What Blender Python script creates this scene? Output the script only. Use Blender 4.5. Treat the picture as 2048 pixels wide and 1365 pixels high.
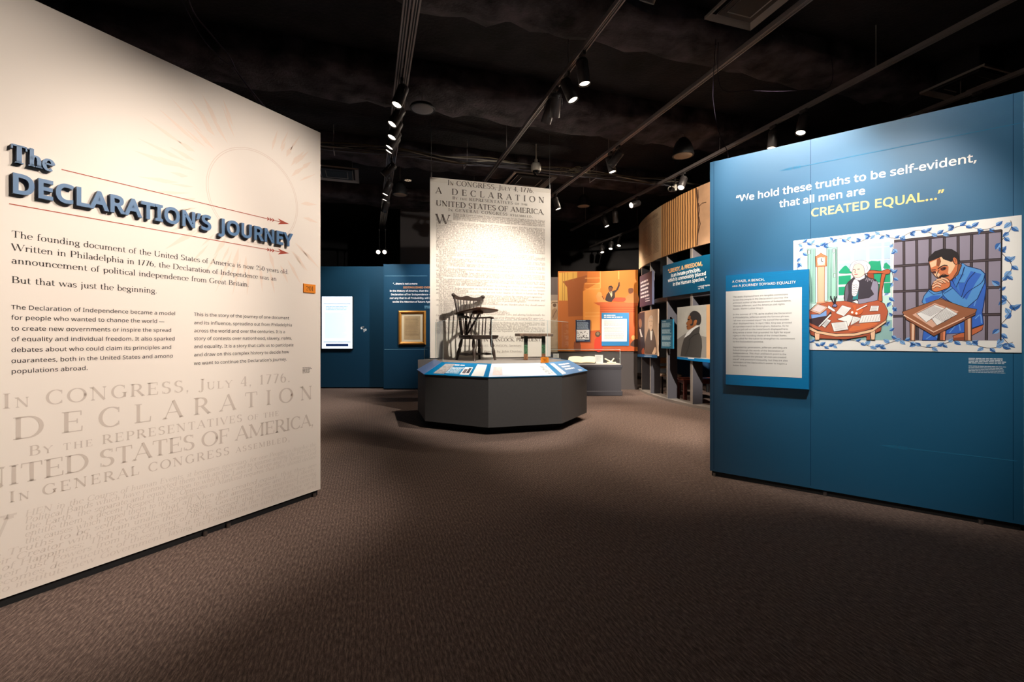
import bpy, math, random, os
import numpy as np
from mathutils import Vector, Matrix, Quaternion

for _o in list(bpy.data.objects):
    bpy.data.objects.remove(_o)
SC = bpy.context.scene
COL = SC.collection
RND = random.Random(7)

# ------------------------------------------------------------------ camera, world, exposure
FPX, CX, HY, EYE = 925.0, 1024.0, 675.0, 1.30        # focal length and horizon in pixels of the 2048 x 1365 frame
cam_d = bpy.data.cameras.new('camera')
cam_d.sensor_width = 36.0
cam_d.sensor_fit = 'HORIZONTAL'
cam_d.lens = 36.0 * FPX / 2048.0
cam_d.shift_y = -(682.5 - HY) / 2048.0
cam_d.clip_start = 0.05
cam = bpy.data.objects.new('camera', cam_d)
COL.objects.link(cam)
cam.location = (0, 0, EYE)
cam.rotation_euler = (math.pi / 2, 0, 0)
SC.camera = cam
world = bpy.data.worlds.new('world')
SC.world = world
world.use_nodes = True
world.node_tree.nodes['Background'].inputs[0].default_value = (0.010, 0.010, 0.013, 1)
world.node_tree.nodes['Background'].inputs[1].default_value = 1.0
SC.view_settings.view_transform = 'Standard'
SC.view_settings.look = 'None'
SC.view_settings.exposure = 0.0
SC.view_settings.gamma = 1.0
SC.view_settings.use_curve_mapping = False
SC.cycles.use_denoising = True
SC.cycles.max_bounces = 8
SC.cycles.diffuse_bounces = 4
SC.cycles.transparent_max_bounces = 12
SC.cycles.sample_clamp_indirect = 4.0
WARM = (1.0, 0.86, 0.70)
NEUTRAL = (1.0, 0.93, 0.84)
COOL = (0.93, 0.96, 1.0)


# ------------------------------------------------------------------ helpers
def lin(c):
    out = []
    for v in c:
        v = v / 255.0
        out.append(v / 12.92 if v <= 0.04045 else ((v + 0.055) / 1.055) ** 2.4)
    return tuple(out) + (1.0,)


_MATS = {}


def mat(name, rgb, rough=0.6, metal=0.0, emit=0.0, noise=0.0, nscale=20.0, bump=0.0, bscale=80.0, spec=0.5, coat=0.0, nstretch=None):
    """Procedural Principled material; noise mottles the base colour, bump roughens it."""
    if name in _MATS:
        return _MATS[name]
    m = bpy.data.materials.new(name)
    m.use_nodes = True
    nt = m.node_tree
    b = nt.nodes['Principled BSDF']
    c = lin(rgb)
    b.inputs['Base Color'].default_value = c
    b.inputs['Roughness'].default_value = rough
    b.inputs['Metallic'].default_value = metal
    b.inputs['Specular IOR Level'].default_value = spec
    b.inputs['Coat Weight'].default_value = coat
    b.inputs['Coat Roughness'].default_value = 0.5
    if emit:
        b.inputs['Emission Color'].default_value = c
        b.inputs['Emission Strength'].default_value = emit
    if noise or bump:
        tc = nt.nodes.new('ShaderNodeTexCoord')
        src = tc.outputs['Object']
        if nstretch:
            mp = nt.nodes.new('ShaderNodeMapping')
            mp.inputs['Scale'].default_value = nstretch
            nt.links.new(src, mp.inputs['Vector'])
            src = mp.outputs['Vector']
    if noise:
        n = nt.nodes.new('ShaderNodeTexNoise')
        n.inputs['Scale'].default_value = nscale
        n.inputs['Detail'].default_value = 6
        r = nt.nodes.new('ShaderNodeValToRGB')
        r.color_ramp.elements[0].position = 0.3
        r.color_ramp.elements[1].position = 0.72
        r.color_ramp.elements[0].color = tuple(max(0, v * (1 - noise)) for v in c[:3]) + (1,)
        r.color_ramp.elements[1].color = tuple(min(1, v * (1 + noise)) for v in c[:3]) + (1,)
        nt.links.new(src, n.inputs['Vector'])
        nt.links.new(n.outputs['Fac'], r.inputs['Fac'])
        nt.links.new(r.outputs['Color'], b.inputs['Base Color'])
    if bump:
        n2 = nt.nodes.new('ShaderNodeTexNoise')
        n2.inputs['Scale'].default_value = bscale
        n2.inputs['Detail'].default_value = 4
        bp = nt.nodes.new('ShaderNodeBump')
        bp.inputs['Strength'].default_value = bump
        bp.inputs['Distance'].default_value = 0.01
        nt.links.new(src, n2.inputs['Vector'])
        nt.links.new(n2.outputs['Fac'], bp.inputs['Height'])
        nt.links.new(bp.outputs['Normal'], b.inputs['Normal'])
    _MATS[name] = m
    return m


def ink(rgb, rough=0.55):
    return mat('ink_%02x%02x%02x' % tuple(rgb), rgb, rough, spec=0.3)


def glass_mat(name='clear_acrylic', tint=(0.97, 0.985, 0.98), base=0.035):
    """Thin clear sheet: transparent with a Fresnel reflection."""
    if name in _MATS:
        return _MATS[name]
    m = bpy.data.materials.new(name)
    m.use_nodes = True
    nt = m.node_tree
    for n in list(nt.nodes):
        nt.nodes.remove(n)
    out = nt.nodes.new('ShaderNodeOutputMaterial')
    tr = nt.nodes.new('ShaderNodeBsdfTransparent')
    tr.inputs[0].default_value = tint + (1,)
    gl = nt.nodes.new('ShaderNodeBsdfGlossy')
    gl.inputs['Roughness'].default_value = 0.02
    fr = nt.nodes.new('ShaderNodeFresnel')
    fr.inputs['IOR'].default_value = 1.4
    mx = nt.nodes.new('ShaderNodeMixShader')
    geo = nt.nodes.new('ShaderNodeNewGeometry')
    inv = nt.nodes.new('ShaderNodeMath')
    inv.operation = 'SUBTRACT'
    inv.inputs[0].default_value = 1.0
    nt.links.new(geo.outputs['Backfacing'], inv.inputs[1])
    mul = nt.nodes.new('ShaderNodeMath')
    mul.operation = 'MULTIPLY'
    nt.links.new(fr.outputs[0], mul.inputs[0])
    nt.links.new(inv.outputs[0], mul.inputs[1])
    nt.links.new(mul.outputs[0], mx.inputs[0])
    nt.links.new(tr.outputs[0], mx.inputs[1])
    nt.links.new(gl.outputs[0], mx.inputs[2])
    nt.links.new(mx.outputs[0], out.inputs[0])
    _MATS[name] = m
    return m


def mtx(o):
    m = Matrix.LocRotScale(o.location, o.rotation_euler if o.rotation_mode != 'QUATERNION' else o.rotation_quaternion, (1, 1, 1))
    return mtx(o.parent) @ m if o.parent else m


def tag(o, label=None, cat=None, group=None, kind=None):
    if label:
        o['label'] = label
    if cat:
        o['category'] = cat
    if group:
        o['group'] = group
    if kind:
        o['kind'] = kind
    return o


def thing(name, label, cat, loc=(0, 0, 0), rz=0.0, group=None):
    o = bpy.data.objects.new(name, None)
    o.empty_display_size = 0.05
    COL.objects.link(o)
    o.location = loc
    o.rotation_euler = (0, 0, rz)
    return tag(o, label, cat, group)


class MB:
    """Collects shapes (world coordinates unless the parent is left out) and links them as one mesh object."""

    def __init__(self):
        self.v, self.f, self.m, self.mats, self.sm = [], [], [], [], []
        self.uv = {}

    def mi(self, m):
        if m not in self.mats:
            self.mats.append(m)
        return self.mats.index(m)

    def face(self, pts, m, smooth=False):
        i = len(self.v)
        self.v += [tuple(p) for p in pts]
        self.f.append(tuple(range(i, i + len(pts))))
        self.m.append(self.mi(m))
        self.sm.append(smooth)

    def mesh(self, vs, fs, m, smooth=False):
        i = len(self.v)
        k = self.mi(m)
        self.v += [tuple(p) for p in vs]
        for f in fs:
            self.f.append(tuple(a + i for a in f))
            self.m.append(k)
            self.sm.append(smooth)

    def prism(self, base, ext, m, smooth=False):
        """closed solid: polygon base (3-D points) swept along ext"""
        n = len(base)
        e = Vector(ext)
        b = [Vector(p) for p in base]
        nrm = Vector((0, 0, 0))
        for i in range(n):
            nrm += b[i].cross(b[(i + 1) % n])
        if nrm.dot(e) > 0:
            b.reverse()
        vs = b + [p + e for p in b]
        fs = [tuple(range(n)), tuple(range(2 * n - 1, n - 1, -1))]
        for i in range(n):
            j = (i + 1) % n
            fs.append((j, i, i + n, j + n))
        self.mesh(vs, fs, m, smooth)

    def box(self, c, d, m, R=None, bev=0.0):
        c = Vector(c)
        x, y, z = d[0] / 2, d[1] / 2, d[2] / 2
        if bev <= 0:
            pts = [Vector((sx * x, sy * y, -z)) for sx, sy in ((-1, -1), (1, -1), (1, 1), (-1, 1))]
            ext = Vector((0, 0, 2 * z))
            if R is not None:
                pts = [R @ p for p in pts]
                ext = R @ ext
            self.prism([c + p for p in pts], ext, m)
            return
        b = min(bev, x * .9, y * .9, z * .9)
        loops = []
        for zz, k in ((-z, b), (-z + b, 0), (z - b, 0), (z, b)):
            X, Y = x - k, y - k
            loops.append([(-X + (b - k), -Y, zz), (X - (b - k), -Y, zz), (X, -Y + (b - k), zz), (X, Y - (b - k), zz),
                          (X - (b - k), Y, zz), (-X + (b - k), Y, zz), (-X, Y - (b - k), zz), (-X, -Y + (b - k), zz)])
        vs = [Vector(p) for l in loops for p in l]
        if R is not None:
            vs = [R @ p for p in vs]
        vs = [c + p for p in vs]
        fs = [tuple(range(7, -1, -1)), tuple(range(24, 32))]
        for r in range(3):
            for i in range(8):
                j = (i + 1) % 8
                fs.append((r * 8 + i, r * 8 + j, r * 8 + 8 + j, r * 8 + 8 + i))
        self.mesh(vs, fs, m)

    def tube(self, path, rad, m, n=10, caps=True, smooth=True, squash=None):
        """round bar along a path; rad is one radius or one per point"""
        P = [Vector(p) for p in path]
        k = len(P)
        if not hasattr(rad, '__len__'):
            rad = [rad] * k
        t0 = (P[1] - P[0]).normalized()
        up = Vector((0, 0, 1)) if abs(t0.z) < 0.9 else Vector((1, 0, 0))
        a = t0.cross(up).normalized()
        vs = []
        for i in range(k):
            t = (P[min(i + 1, k - 1)] - P[max(i - 1, 0)]).normalized()
            a = (a - t * a.dot(t)).normalized()
            b = t.cross(a)
            for j in range(n):
                w = 2 * math.pi * j / n
                q = a * math.cos(w) * rad[i] + b * math.sin(w) * rad[i] * (squash or 1.0)
                vs.append(P[i] + q)
        fs = []
        for i in range(k - 1):
            for j in range(n):
                j2 = (j + 1) % n
                fs.append((i * n + j, i * n + j2, (i + 1) * n + j2, (i + 1) * n + j))
        self.mesh(vs, fs, m, smooth)
        if caps:
            self.mesh(vs, [tuple(range(n - 1, -1, -1)), tuple(range((k - 1) * n, k * n))], m)

    def lathe(self, prof, o, axis, m, n=20, smooth=True):
        """profile [(radius, height)] turned about an axis through o"""
        o = Vector(o)
        ax = Vector(axis).normalized()
        q = Vector((0, 0, 1)).rotation_difference(ax)
        vs, fs = [], []
        for r, h in prof:
            for j in range(n):
                w = 2 * math.pi * j / n
                vs.append(o + q @ Vector((r * math.cos(w), r * math.sin(w), h)))
        for i in range(len(prof) - 1):
            for j in range(n):
                j2 = (j + 1) % n
                fs.append((i * n + j, i * n + j2, (i + 1) * n + j2, (i + 1) * n + j))
        self.mesh(vs, fs, m, smooth)
        if prof[0][0] > 1e-5:
            self.mesh(vs, [tuple(range(n - 1, -1, -1))], m)
        if prof[-1][0] > 1e-5:
            self.mesh(vs, [tuple(range((len(prof) - 1) * n, len(prof) * n))], m)

    def build(self, name, parent=None, local=False):
        me = bpy.data.meshes.new(name)
        vs = self.v
        if parent is not None and not local:
            inv = mtx(parent).inverted()
            vs = [inv @ Vector(p) for p in vs]
        me.from_pydata([tuple(p) for p in vs], [], self.f)
        for m in self.mats:
            me.materials.append(m)
        me.polygons.foreach_set('material_index', self.m)
        me.polygons.foreach_set('use_smooth', self.sm)
        me.update()
        o = bpy.data.objects.new(name, me)
        COL.objects.link(o)
        if parent is not None:
            o.parent = parent
        return o


def struct(o, label=None, cat=None):
    o['kind'] = 'structure'
    return tag(o, label, cat)


# ------------------------------------------------------------------ surfaces that carry print: picture point -> place on the surface -> world
def ray(px, py):
    return Vector(((px - CX) / FPX, 1.0, (HY - py) / FPX))


class Plane:
    def __init__(self, o, u, n, v=(0, 0, 1)):
        self.o, self.u, self.n, self.v = Vector(o), Vector(u).normalized(), Vector(n).normalized(), Vector(v).normalized()

    def at(self, px, py):
        d = ray(px, py)
        e = Vector((0, 0, EYE))
        t = (self.o - e).dot(self.n) / d.dot(self.n)
        p = e + d * t - self.o
        return p.dot(self.u), p.dot(self.v)

    def pt(self, s, t, off=0.0):
        return self.o + self.u * s + self.v * t + self.n * off


class Drum:
    """outside of an upright cylinder; s is arc length growing towards the right of the picture"""

    def __init__(self, cx, cy, R):
        self.cx, self.cy, self.R = cx, cy, R

    def at(self, px, py):
        k = (px - CX) / FPX
        a = k * k + 1
        b = -2 * (k * self.cx + self.cy)
        c = self.cx ** 2 + self.cy ** 2 - self.R ** 2
        D = max(b * b - 4 * a * c, 0)
        y = (-b - math.sqrt(D)) / (2 * a)
        x = k * y
        th = math.atan2(self.cy - y, self.cx - x)
        return self.R * th, EYE + (HY - py) / FPX * y

    def pt(self, s, t, off=0.0):
        th = s / self.R
        r = self.R + off
        return Vector((self.cx - r * math.cos(th), self.cy - r * math.sin(th), t))


# ------------------------------------------------------------------ lettering
def _stroke(pts, wid):
    """flat ribbon through 2-D points with a width at each"""
    n = len(pts)
    vs = []
    for i in range(n):
        x0, y0 = pts[max(i - 1, 0)]
        x1, y1 = pts[min(i + 1, n - 1)]
        dx, dy = x1 - x0, y1 - y0
        L = math.hypot(dx, dy) or 1
        nx, ny = -dy / L, dx / L
        w = wid[i] / 2 if hasattr(wid, '__len__') else wid / 2
        vs.append((pts[i][0] + nx * w, pts[i][1] + ny * w))
        vs.append((pts[i][0] - nx * w, pts[i][1] - ny * w))
    fs = []
    for i in range(n - 1):
        fs += [(2 * i, 2 * i + 1, 2 * i + 3), (2 * i, 2 * i + 3, 2 * i + 2)]
    return vs, fs


# a roman letter drawn as strokes: v x y0 y1 stem with serifs (b t), h x0 x1 y hairline, d x0 y0 x1 y1 thick?, a cx cy rx ry from to arc, s x y serif, o x y dot
SERIF = {
 'A': (70, 'd 6 0 35 70 0;d 35 71 64 0 1;h 17 53 24;s 6 0;s 64 0'), 'B': (62, 'v 14 0 70;h 14 32 68.5;h 14 34 36;h 14 34 1.5;a 32 52.5 18 17 -90 90;a 34 19 22 18.5 -90 90'),
 'C': (68, 'a 38 35 32 36 48 312;d 60 68 60 50 0;d 60 4 60 18 0'), 'D': (76, 'v 14 0 70;h 14 36 68.5;h 14 36 1.5;a 34 35 34 35 -90 90'),
 'E': (60, 'v 14 0 70;h 14 52 68.5;h 14 42 36;h 14 54 1.5;d 52 70 52 54 0;d 42 44 42 28 0;d 54 0 55 17 0'), 'F': (56, 'v 14 0 70;h 14 52 68.5;h 14 42 36;d 52 70 52 54 0;d 42 44 42 28 0'),
 'G': (74, 'a 38 35 32 36 48 325;v 62 4 30 t;d 60 68 60 50 0'), 'H': (78, 'v 15 0 70;v 63 0 70;h 15 63 36'), 'I': (30, 'v 15 0 70'), 'J': (36, 'v 22 0 70 t;a 11 2 11 14 200 350'),
 'K': (70, 'v 14 0 70;d 18 32 56 70 0;d 27 40 62 0 1;s 56 70;s 62 0'), 'L': (58, 'v 14 0 70;h 14 52 1.5;d 52 0 54 20 0'), 'M': (90, 'd 13 0 13 70 0;d 13 70 45 6 1;d 45 6 76 70 0;v 76 0 70;s 13 0;s 10 70'),
 'N': (78, 'd 14 0 14 70 0;d 12 70 62 0 1;d 62 0 62 70 0;s 14 0;s 8 70;s 62 70'), 'O': (78, 'a 39 35 34 36 0 360'), 'P': (58, 'v 14 0 70;h 14 32 68.5;h 14 32 32;a 31 50 21 19 -90 90'),
 'Q': (78, 'a 39 35 34 36 0 360;d 40 6 70 -14 1'), 'R': (68, 'v 14 0 70;h 14 32 68.5;h 14 32 34;a 31 51 20 18 -90 90;d 34 34 62 0 1;s 62 0'),
 'S': (54, 'a 27 53 18 17 40 270;a 27 18 20 18.5 90 -140;d 44 69 44 55 0;d 8 2 8 16 0'), 'T': (64, 'v 32 0 70 b;h 6 58 68.5;d 6 70 5 54 0;d 58 70 59 54 0'),
 'U': (76, 'v 15 20 70 t;a 38 21 23 21 180 360;d 61 20 61 70 0;s 61 70'), 'V': (70, 'd 6 70 36 0 1;d 36 0 64 70 0;s 6 70;s 64 70'), 'W': (100, 'd 5 70 28 0 1;d 28 0 48 66 0;d 46 70 70 0 1;d 70 0 94 70 0;s 5 70;s 46 70;s 94 70'),
 'X': (70, 'd 8 70 62 0 1;d 8 0 62 70 0;s 8 0;s 62 0;s 8 70;s 62 70'), 'Y': (68, 'd 6 70 34 33 1;d 34 33 62 70 0;v 34 0 34 b;s 6 70;s 62 70'), 'Z': (62, 'h 8 56 68.5;h 6 56 1.5;d 56 69 7 1 1;d 8 70 8 54 0;d 56 0 56 16 0'),
 'a': (43, 'v 33 0 30;a 20 30 13 14.5 0 150;a 19 13 14 13 0 360'), 'b': (50, 'v 12 0 72 t;a 27 22 18 23 0 360'), 'c': (41, 'a 24 22 19 23 45 315;o 37 36'), 'd': (50, 'a 22 22 18 23 0 360;v 38 0 72'),
 'e': (44, 'a 23 22 19 23 8 312;h 6 41 25'), 'f': (30, 'v 13 0 58 b;a 25 57 12 14 50 180;h 4 27 44'), 'g': (46, 'a 21 28 15 17 0 360;d 10 14 14 8 0;d 14 6 38 3 1;a 22 -9 19 12 0 360;d 34 42 44 44 0'),
 'h': (52, 'v 12 0 72;a 26 29 14 16 0 180;v 40 0 29 b'), 'i': (24, 'v 12 0 44;o 12 62'), 'j': (24, 'v 13 -8 44 t;a 3 -8 10 13 270 360;o 12 62'), 'k': (48, 'v 12 0 72;d 14 20 37 44 0;d 22 27 42 0 1;s 42 0;s 37 44'),
 'l': (24, 'v 12 0 72'), 'm': (80, 'v 12 0 45;a 26 29 14 16 0 180;v 40 0 29 b;a 54 29 14 16 0 180;v 68 0 29 b'), 'n': (52, 'v 12 0 45;a 26 29 14 16 0 180;v 40 0 29 b'), 'o': (47, 'a 23.5 22 19 23 0 360'),
 'p': (50, 'v 12 -21 44;a 27 22 18 23 0 360'), 'q': (50, 'a 22 22 18 23 0 360;v 38 -21 44 b'), 'r': (36, 'v 12 0 45;a 26 29 14 16 60 180;o 32 40'), 's': (37, 'a 18.5 33 12.5 12 40 270;a 18.5 11 13.5 12 90 -140;d 31 44 31 34 0;d 5 1 5 11 0'),
 't': (30, 'v 12 8 58 -;a 21 9 9 9 180 320;h 3 26 43'), 'u': (52, 'v 12 15 44 t;a 26 15 14 15 180 360;v 40 0 44'), 'v': (46, 'd 5 44 24 0 1;d 24 0 42 44 0;s 5 44;s 42 44'), 'w': (70, 'd 5 44 20 0 1;d 20 0 35 44 0;d 34 44 50 0 1;d 50 0 65 44 0;s 5 44;s 65 44;s 34 44'),
 'x': (46, 'd 6 44 40 0 1;d 6 0 40 44 0;s 6 0;s 40 0;s 6 44;s 40 44'), 'y': (46, 'd 5 44 24 0 1;d 42 44 18 -14 0;o 13 -15;s 5 44;s 42 44'), 'z': (40, 'h 6 35 43;h 5 36 1.5;d 34 43 6 1 1'),
 '0': (48, 'a 24 33 18 34 0 360'), '1': (34, 'v 18 0 67 b;d 6 56 18 66 0'), '2': (46, 'a 22 48 16 19 -20 170;d 37 42 6 3 0;h 6 40 3;h 6 40 5'), '3': (46, 'a 22 50 14 17 -80 150;a 22 17 17 18 -150 85'),
 '4': (48, 'v 34 0 66 b;d 33 66 4 20 0;h 4 44 20'), '5': (46, 'h 10 38 65;d 10 66 9 36 0;a 20 20 19 20 -150 125'), '6': (48, 'a 24 21 18 21 0 360;a 32 30 26 38 110 185'), '7': (46, 'h 6 40 65;d 40 66 16 0 1'),
 '8': (46, 'a 23 51 14 16 0 360;a 23 18 17 18 0 360'), '9': (48, 'a 24 46 18 21 0 360;a 16 38 26 38 -70 5'), ',': (22, 'o 10 3;d 12 2 7 -11 0'), '.': (22, 'o 10 4'), "'": (18, 'o 9 66;d 11 66 7 54 0'), '-': (32, 'h 5 27 24;h 5 27 26'),
 ':': (22, 'o 10 4;o 10 38'), ';': (22, 'o 10 38;o 10 3;d 12 2 7 -11 0'), '&': (70, 'a 30 54 13 15 0 360;a 28 17 21 18 0 360;d 22 44 60 0 1;d 44 12 58 34 0'),
}
_G = {}


def serif_glyph(c, bold, fine):
    key = ('serif', c, bold, fine)
    if key in _G:
        return _G[key]
    if c not in SERIF:
        _G[key] = (30.0, np.zeros((0, 2)), np.zeros((0, 3), int))
        return _G[key]
    adv, ops = SERIF[c]
    cap = c.isupper() or c in '&0123456789'
    T = (11.0 if cap else 9.2) * bold
    t = 3.4 * (1 + (bold - 1) * 1.2)
    vs, fs = [], []

    def add(st):
        k = len(vs)
        vs.extend(st[0])
        fs.extend([tuple(a + k for a in f) for f in st[1]])

    def serif(x, y, w=None):
        w = w or T + (12 if cap else 9)
        hh = 2.6 * (1 + (bold - 1) * .8)
        yy = y + hh / 2 if y < 20 else y - hh / 2
        add(_stroke([(x - w / 2, yy), (x + w / 2, yy)], hh))
        if fine:
            s = 1 if y < 20 else -1
            add(_stroke([(x, y + s * hh), (x, y + s * hh * 2.6)], [w * .62, T * .95]))
    for op in ops.split(';'):
        p = op.split()
        q = [float(a) for a in p[1:] if a not in ('b', 't', '-')]
        if p[0] == 'v':
            add(_stroke([(q[0], q[1]), (q[0], q[2])], T))
            fl = p[-1] if p[-1] in ('b', 't', '-') else 'bt'
            if 'b' in fl:
                serif(q[0], q[1])
            if 't' in fl:
                if c.islower():
                    add(_stroke([(q[0] - T * .5 - 6, q[2] - 6), (q[0] + T * .2, q[2] - 1)], 4.5))
                else:
                    serif(q[0], q[2])
        elif p[0] == 'h':
            add(_stroke([(q[0], q[2]), (q[1], q[2])], t))
        elif p[0] == 'd':
            add(_stroke([(q[0], q[1]), (q[2], q[3])], T if q[4] else t))
        elif p[0] == 's':
            serif(q[0], q[1], T + 6)
        elif p[0] == 'o':
            n = 8 if fine else 5
            r = 5.2 * (1 + (bold - 1) * .6)
            k = len(vs)
            vs.extend([(q[0] + r * math.cos(2 * math.pi * j / n), q[1] + r * math.sin(2 * math.pi * j / n)) for j in range(n)])
            fs.extend([(k, k + j, k + j + 1) for j in range(1, n - 1)])
        elif p[0] == 'a':
            n = max(5 if not fine else 8, int(abs(q[5] - q[4]) / (14 if fine else 36)))
            pts, wd = [], []
            for j in range(n + 1):
                w = math.radians(q[4] + (q[5] - q[4]) * j / n)
                pts.append((q[0] + (q[2] - 1) * math.cos(w), q[1] + (q[3] - 1.2) * math.sin(w)))
                wd.append(t + (T * 1.05 - t) * abs(math.cos(w)) ** 1.3)
            if abs(q[5] - q[4]) >= 359:
                pts = [pts[-2]] + pts + [pts[1]]
                wd = [wd[-2]] + wd + [wd[1]]
            add(_stroke(pts, wd))
    _G[key] = (adv, np.array(vs), np.array(fs, int))
    return _G[key]


def _font():
    try:
        p = os.path.join(bpy.utils.system_resource('DATAFILES', path='fonts'), 'NotoSansHebrew-Regular.woff2')
        return bpy.data.fonts.load(p)
    except Exception:
        return None


FONT = _font()
_ALL = "ABCDEFGHIJKLMNOPQRSTUVWXYZabcdefghijklmnopqrstuvwxyz0123456789,.'-:;&\u2014\u2026\u201c\u201d\u2019! "


def _sans_cache(offset, res):
    """letter shapes of the plain sans face, made heavier by offset"""
    def dims(body):
        c = bpy.data.curves.new('glyph', 'FONT')
        if FONT:
            c.font = FONT
        c.body = body
        c.size = 100.0
        c.offset = offset
        c.resolution_u = res
        o = bpy.data.objects.new('glyph', c)
        COL.objects.link(o)
        return o
    objs = {ch: (dims(ch), dims('H' + ch + 'H')) for ch in _ALL}
    hh, h1 = dims('HH'), dims('H')
    bpy.context.view_layer.update()
    dg = bpy.context.evaluated_depsgraph_get()
    out = {}

    def arr(o):
        e = o.evaluated_get(dg)
        me = e.to_mesh()
        me.calc_loop_triangles()
        v = np.zeros(len(me.vertices) * 3)
        me.vertices.foreach_get('co', v)
        t = np.zeros(len(me.loop_triangles) * 3, dtype=np.int32)
        me.loop_triangles.foreach_get('vertices', t)
        e.to_mesh_clear()
        return v.reshape(-1, 3)[:, :2], t.reshape(-1, 3).astype(int)
    w = lambda v: v[:, 0].max() - v[:, 0].min()
    whh = w(arr(hh)[0])
    for ch, (a, b) in objs.items():
        v, t = arr(a) if ch != ' ' else (np.zeros((0, 2)), np.zeros((0, 3), int))
        adv = w(arr(b)[0]) - whh
        out[ch] = (adv, v, t)
    for a, b in objs.values():
        for o in (a, b):
            c = o.data
            bpy.data.objects.remove(o)
            bpy.data.curves.remove(c)
    for o in (hh, h1):
        c = o.data
        bpy.data.objects.remove(o)
        bpy.data.curves.remove(c)
    return out


_SANS = {}


def glyph(c, face):
    """face: ('serif', bold, fine) or ('sans', weight offset, resolution)"""
    if face[0] == 'serif':
        c = {'\u2019': "'", '\u201c': "'", '\u201d': "'", '\u2014': '-'}.get(c, c)
        return serif_glyph(c, face[1], face[2])
    k = face[1:]
    if k not in _SANS:
        _SANS[k] = _sans_cache(*k)
    return _SANS[k].get(c, _SANS[k][' '])


def layout(text, face, track=0.0, smallcaps=None):
    """-> width (em/100), vertices, triangles of a line; lower case may be set as small capitals"""
    x, V, F, k = 0.0, [], [], 0
    for c in text:
        sc = 1.0
        if smallcaps and c.islower():
            c, sc = c.upper(), smallcaps
        adv, v, f = glyph(c, face)
        if len(v):
            V.append(v * sc + np.array([x, 0]))
            F.append(f + k)
            k += len(v)
        x += adv * sc + track
    if not V:
        return x, np.zeros((0, 2)), np.zeros((0, 3), int)
    return x - track, np.vstack(V), np.vstack(F)


class Print:
    """lettering collected as one mesh on a surface"""

    def __init__(self, surf, off=0.0008):
        self.s, self.off, self.V, self.F, self.k = surf, off, [], [], 0

    def add(self, text, face, s0, t0, size, width=None, track=0.0, smallcaps=None, slant=0.0, align='l'):
        w, v, f = layout(text, face, track, smallcaps)
        if not len(v):
            return
        xs = (width / (w * size / 100) if width else 1.0)
        v = v * size / 100
        if align == 'c':
            s0 -= w * size / 200 * xs
        elif align == 'r':
            s0 -= w * size / 100 * xs
        a = np.empty_like(v)
        a[:, 0] = (v[:, 0] + v[:, 1] * slant) * xs + s0
        a[:, 1] = v[:, 1] + t0
        self.V.append(a)
        self.F.append(f + self.k)
        self.k += len(v)

    def fit(self, lines, face, track=0.0, smallcaps=None, size=None, **kw):
        """lines: (text, picture x y of the start of the baseline, x y of its end)"""
        rows = []
        for tx, x0, y0, x1, y1 in lines:
            a, b = self.s.at(x0, y0), self.s.at(x1, y1)
            w = layout(tx, face, track, smallcaps)[0]
            rows.append((tx, a[0], (a[1] + b[1]) / 2, b[0] - a[0], (b[0] - a[0]) / w * 100))
        sz = size or sorted(r[4] for r in rows)[len(rows) // 2]
        for tx, s0, t0, w, _ in rows:
            self.add(tx, face, s0, t0, sz, w, track, smallcaps, **kw)
        return sz

    def stroke(self, pts, w):
        v, f = _stroke(pts, w)
        self.V.append(np.array(v))
        self.F.append(np.array(f, int) + self.k)
        self.k += len(v)

    def poly(self, pts):
        """convex polygon"""
        self.V.append(np.array(pts, float))
        n = len(pts)
        self.F.append(np.array([(0, j, j + 1) for j in range(1, n - 1)], int) + self.k)
        self.k += n

    def bars(self, s0, s1, t, h, rnd, ragged=0.0):
        """a line of print too small to read: word-length dashes"""
        x = s0
        end = s1 - rnd.random() * ragged * (s1 - s0)
        while x < end:
            L = h * rnd.uniform(1.6, 5.5)
            e = min(x + L, end)
            self.poly([(x, t), (e, t), (e, t + h), (x, t + h)])
            x = e + h * 0.55

    def build(self, name, m, parent):
        if not self.V:
            return None
        V = np.vstack(self.V)
        F = np.vstack(self.F)
        me = bpy.data.meshes.new(name)
        if isinstance(self.s, Plane):
            s = self.s
            W = np.array(s.o + s.n * self.off)[None, :] + V[:, :1] * np.array(s.u)[None, :] + V[:, 1:] * np.array(s.v)[None, :]
        else:
            W = np.array([tuple(self.s.pt(a, b, self.off)) for a, b in V])
        if parent is not None:
            M = np.array(mtx(parent).inverted())
            W = W @ M[:3, :3].T + M[:3, 3]
        me.vertices.add(len(W))
        me.vertices.foreach_set('co', W.astype(np.float32).ravel())
        me.loops.add(len(F) * 3)
        me.loops.foreach_set('vertex_index', F.astype(np.int32).ravel())
        me.polygons.add(len(F))
        me.polygons.foreach_set('loop_start', np.arange(0, len(F) * 3, 3, dtype=np.int32))
        me.polygons.foreach_set('loop_total', np.full(len(F), 3, dtype=np.int32))
        me.update(calc_edges=True)
        me.validate()
        me.materials.append(m)
        o = bpy.data.objects.new(name, me)
        COL.objects.link(o)
        o.parent = parent
        return o


def smooth_loop(pts, n=4, closed=True):
    """Catmull-Rom through the points"""
    k = len(pts)
    out = []
    for i in range(k if closed else k - 1):
        p = [pts[(i + j - 1) % k] if closed else pts[min(max(i + j - 1, 0), k - 1)] for j in range(4)]
        for j in range(n):
            t = j / n
            out.append(tuple(0.5 * (2 * p[1][c] + (p[2][c] - p[0][c]) * t + (2 * p[0][c] - 5 * p[1][c] + 4 * p[2][c] - p[3][c]) * t * t
                                    + (3 * p[1][c] - p[0][c] - 3 * p[2][c] + p[3][c]) * t ** 3) for c in (0, 1)))
    if not closed:
        out.append(pts[-1])
    return out


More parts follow.
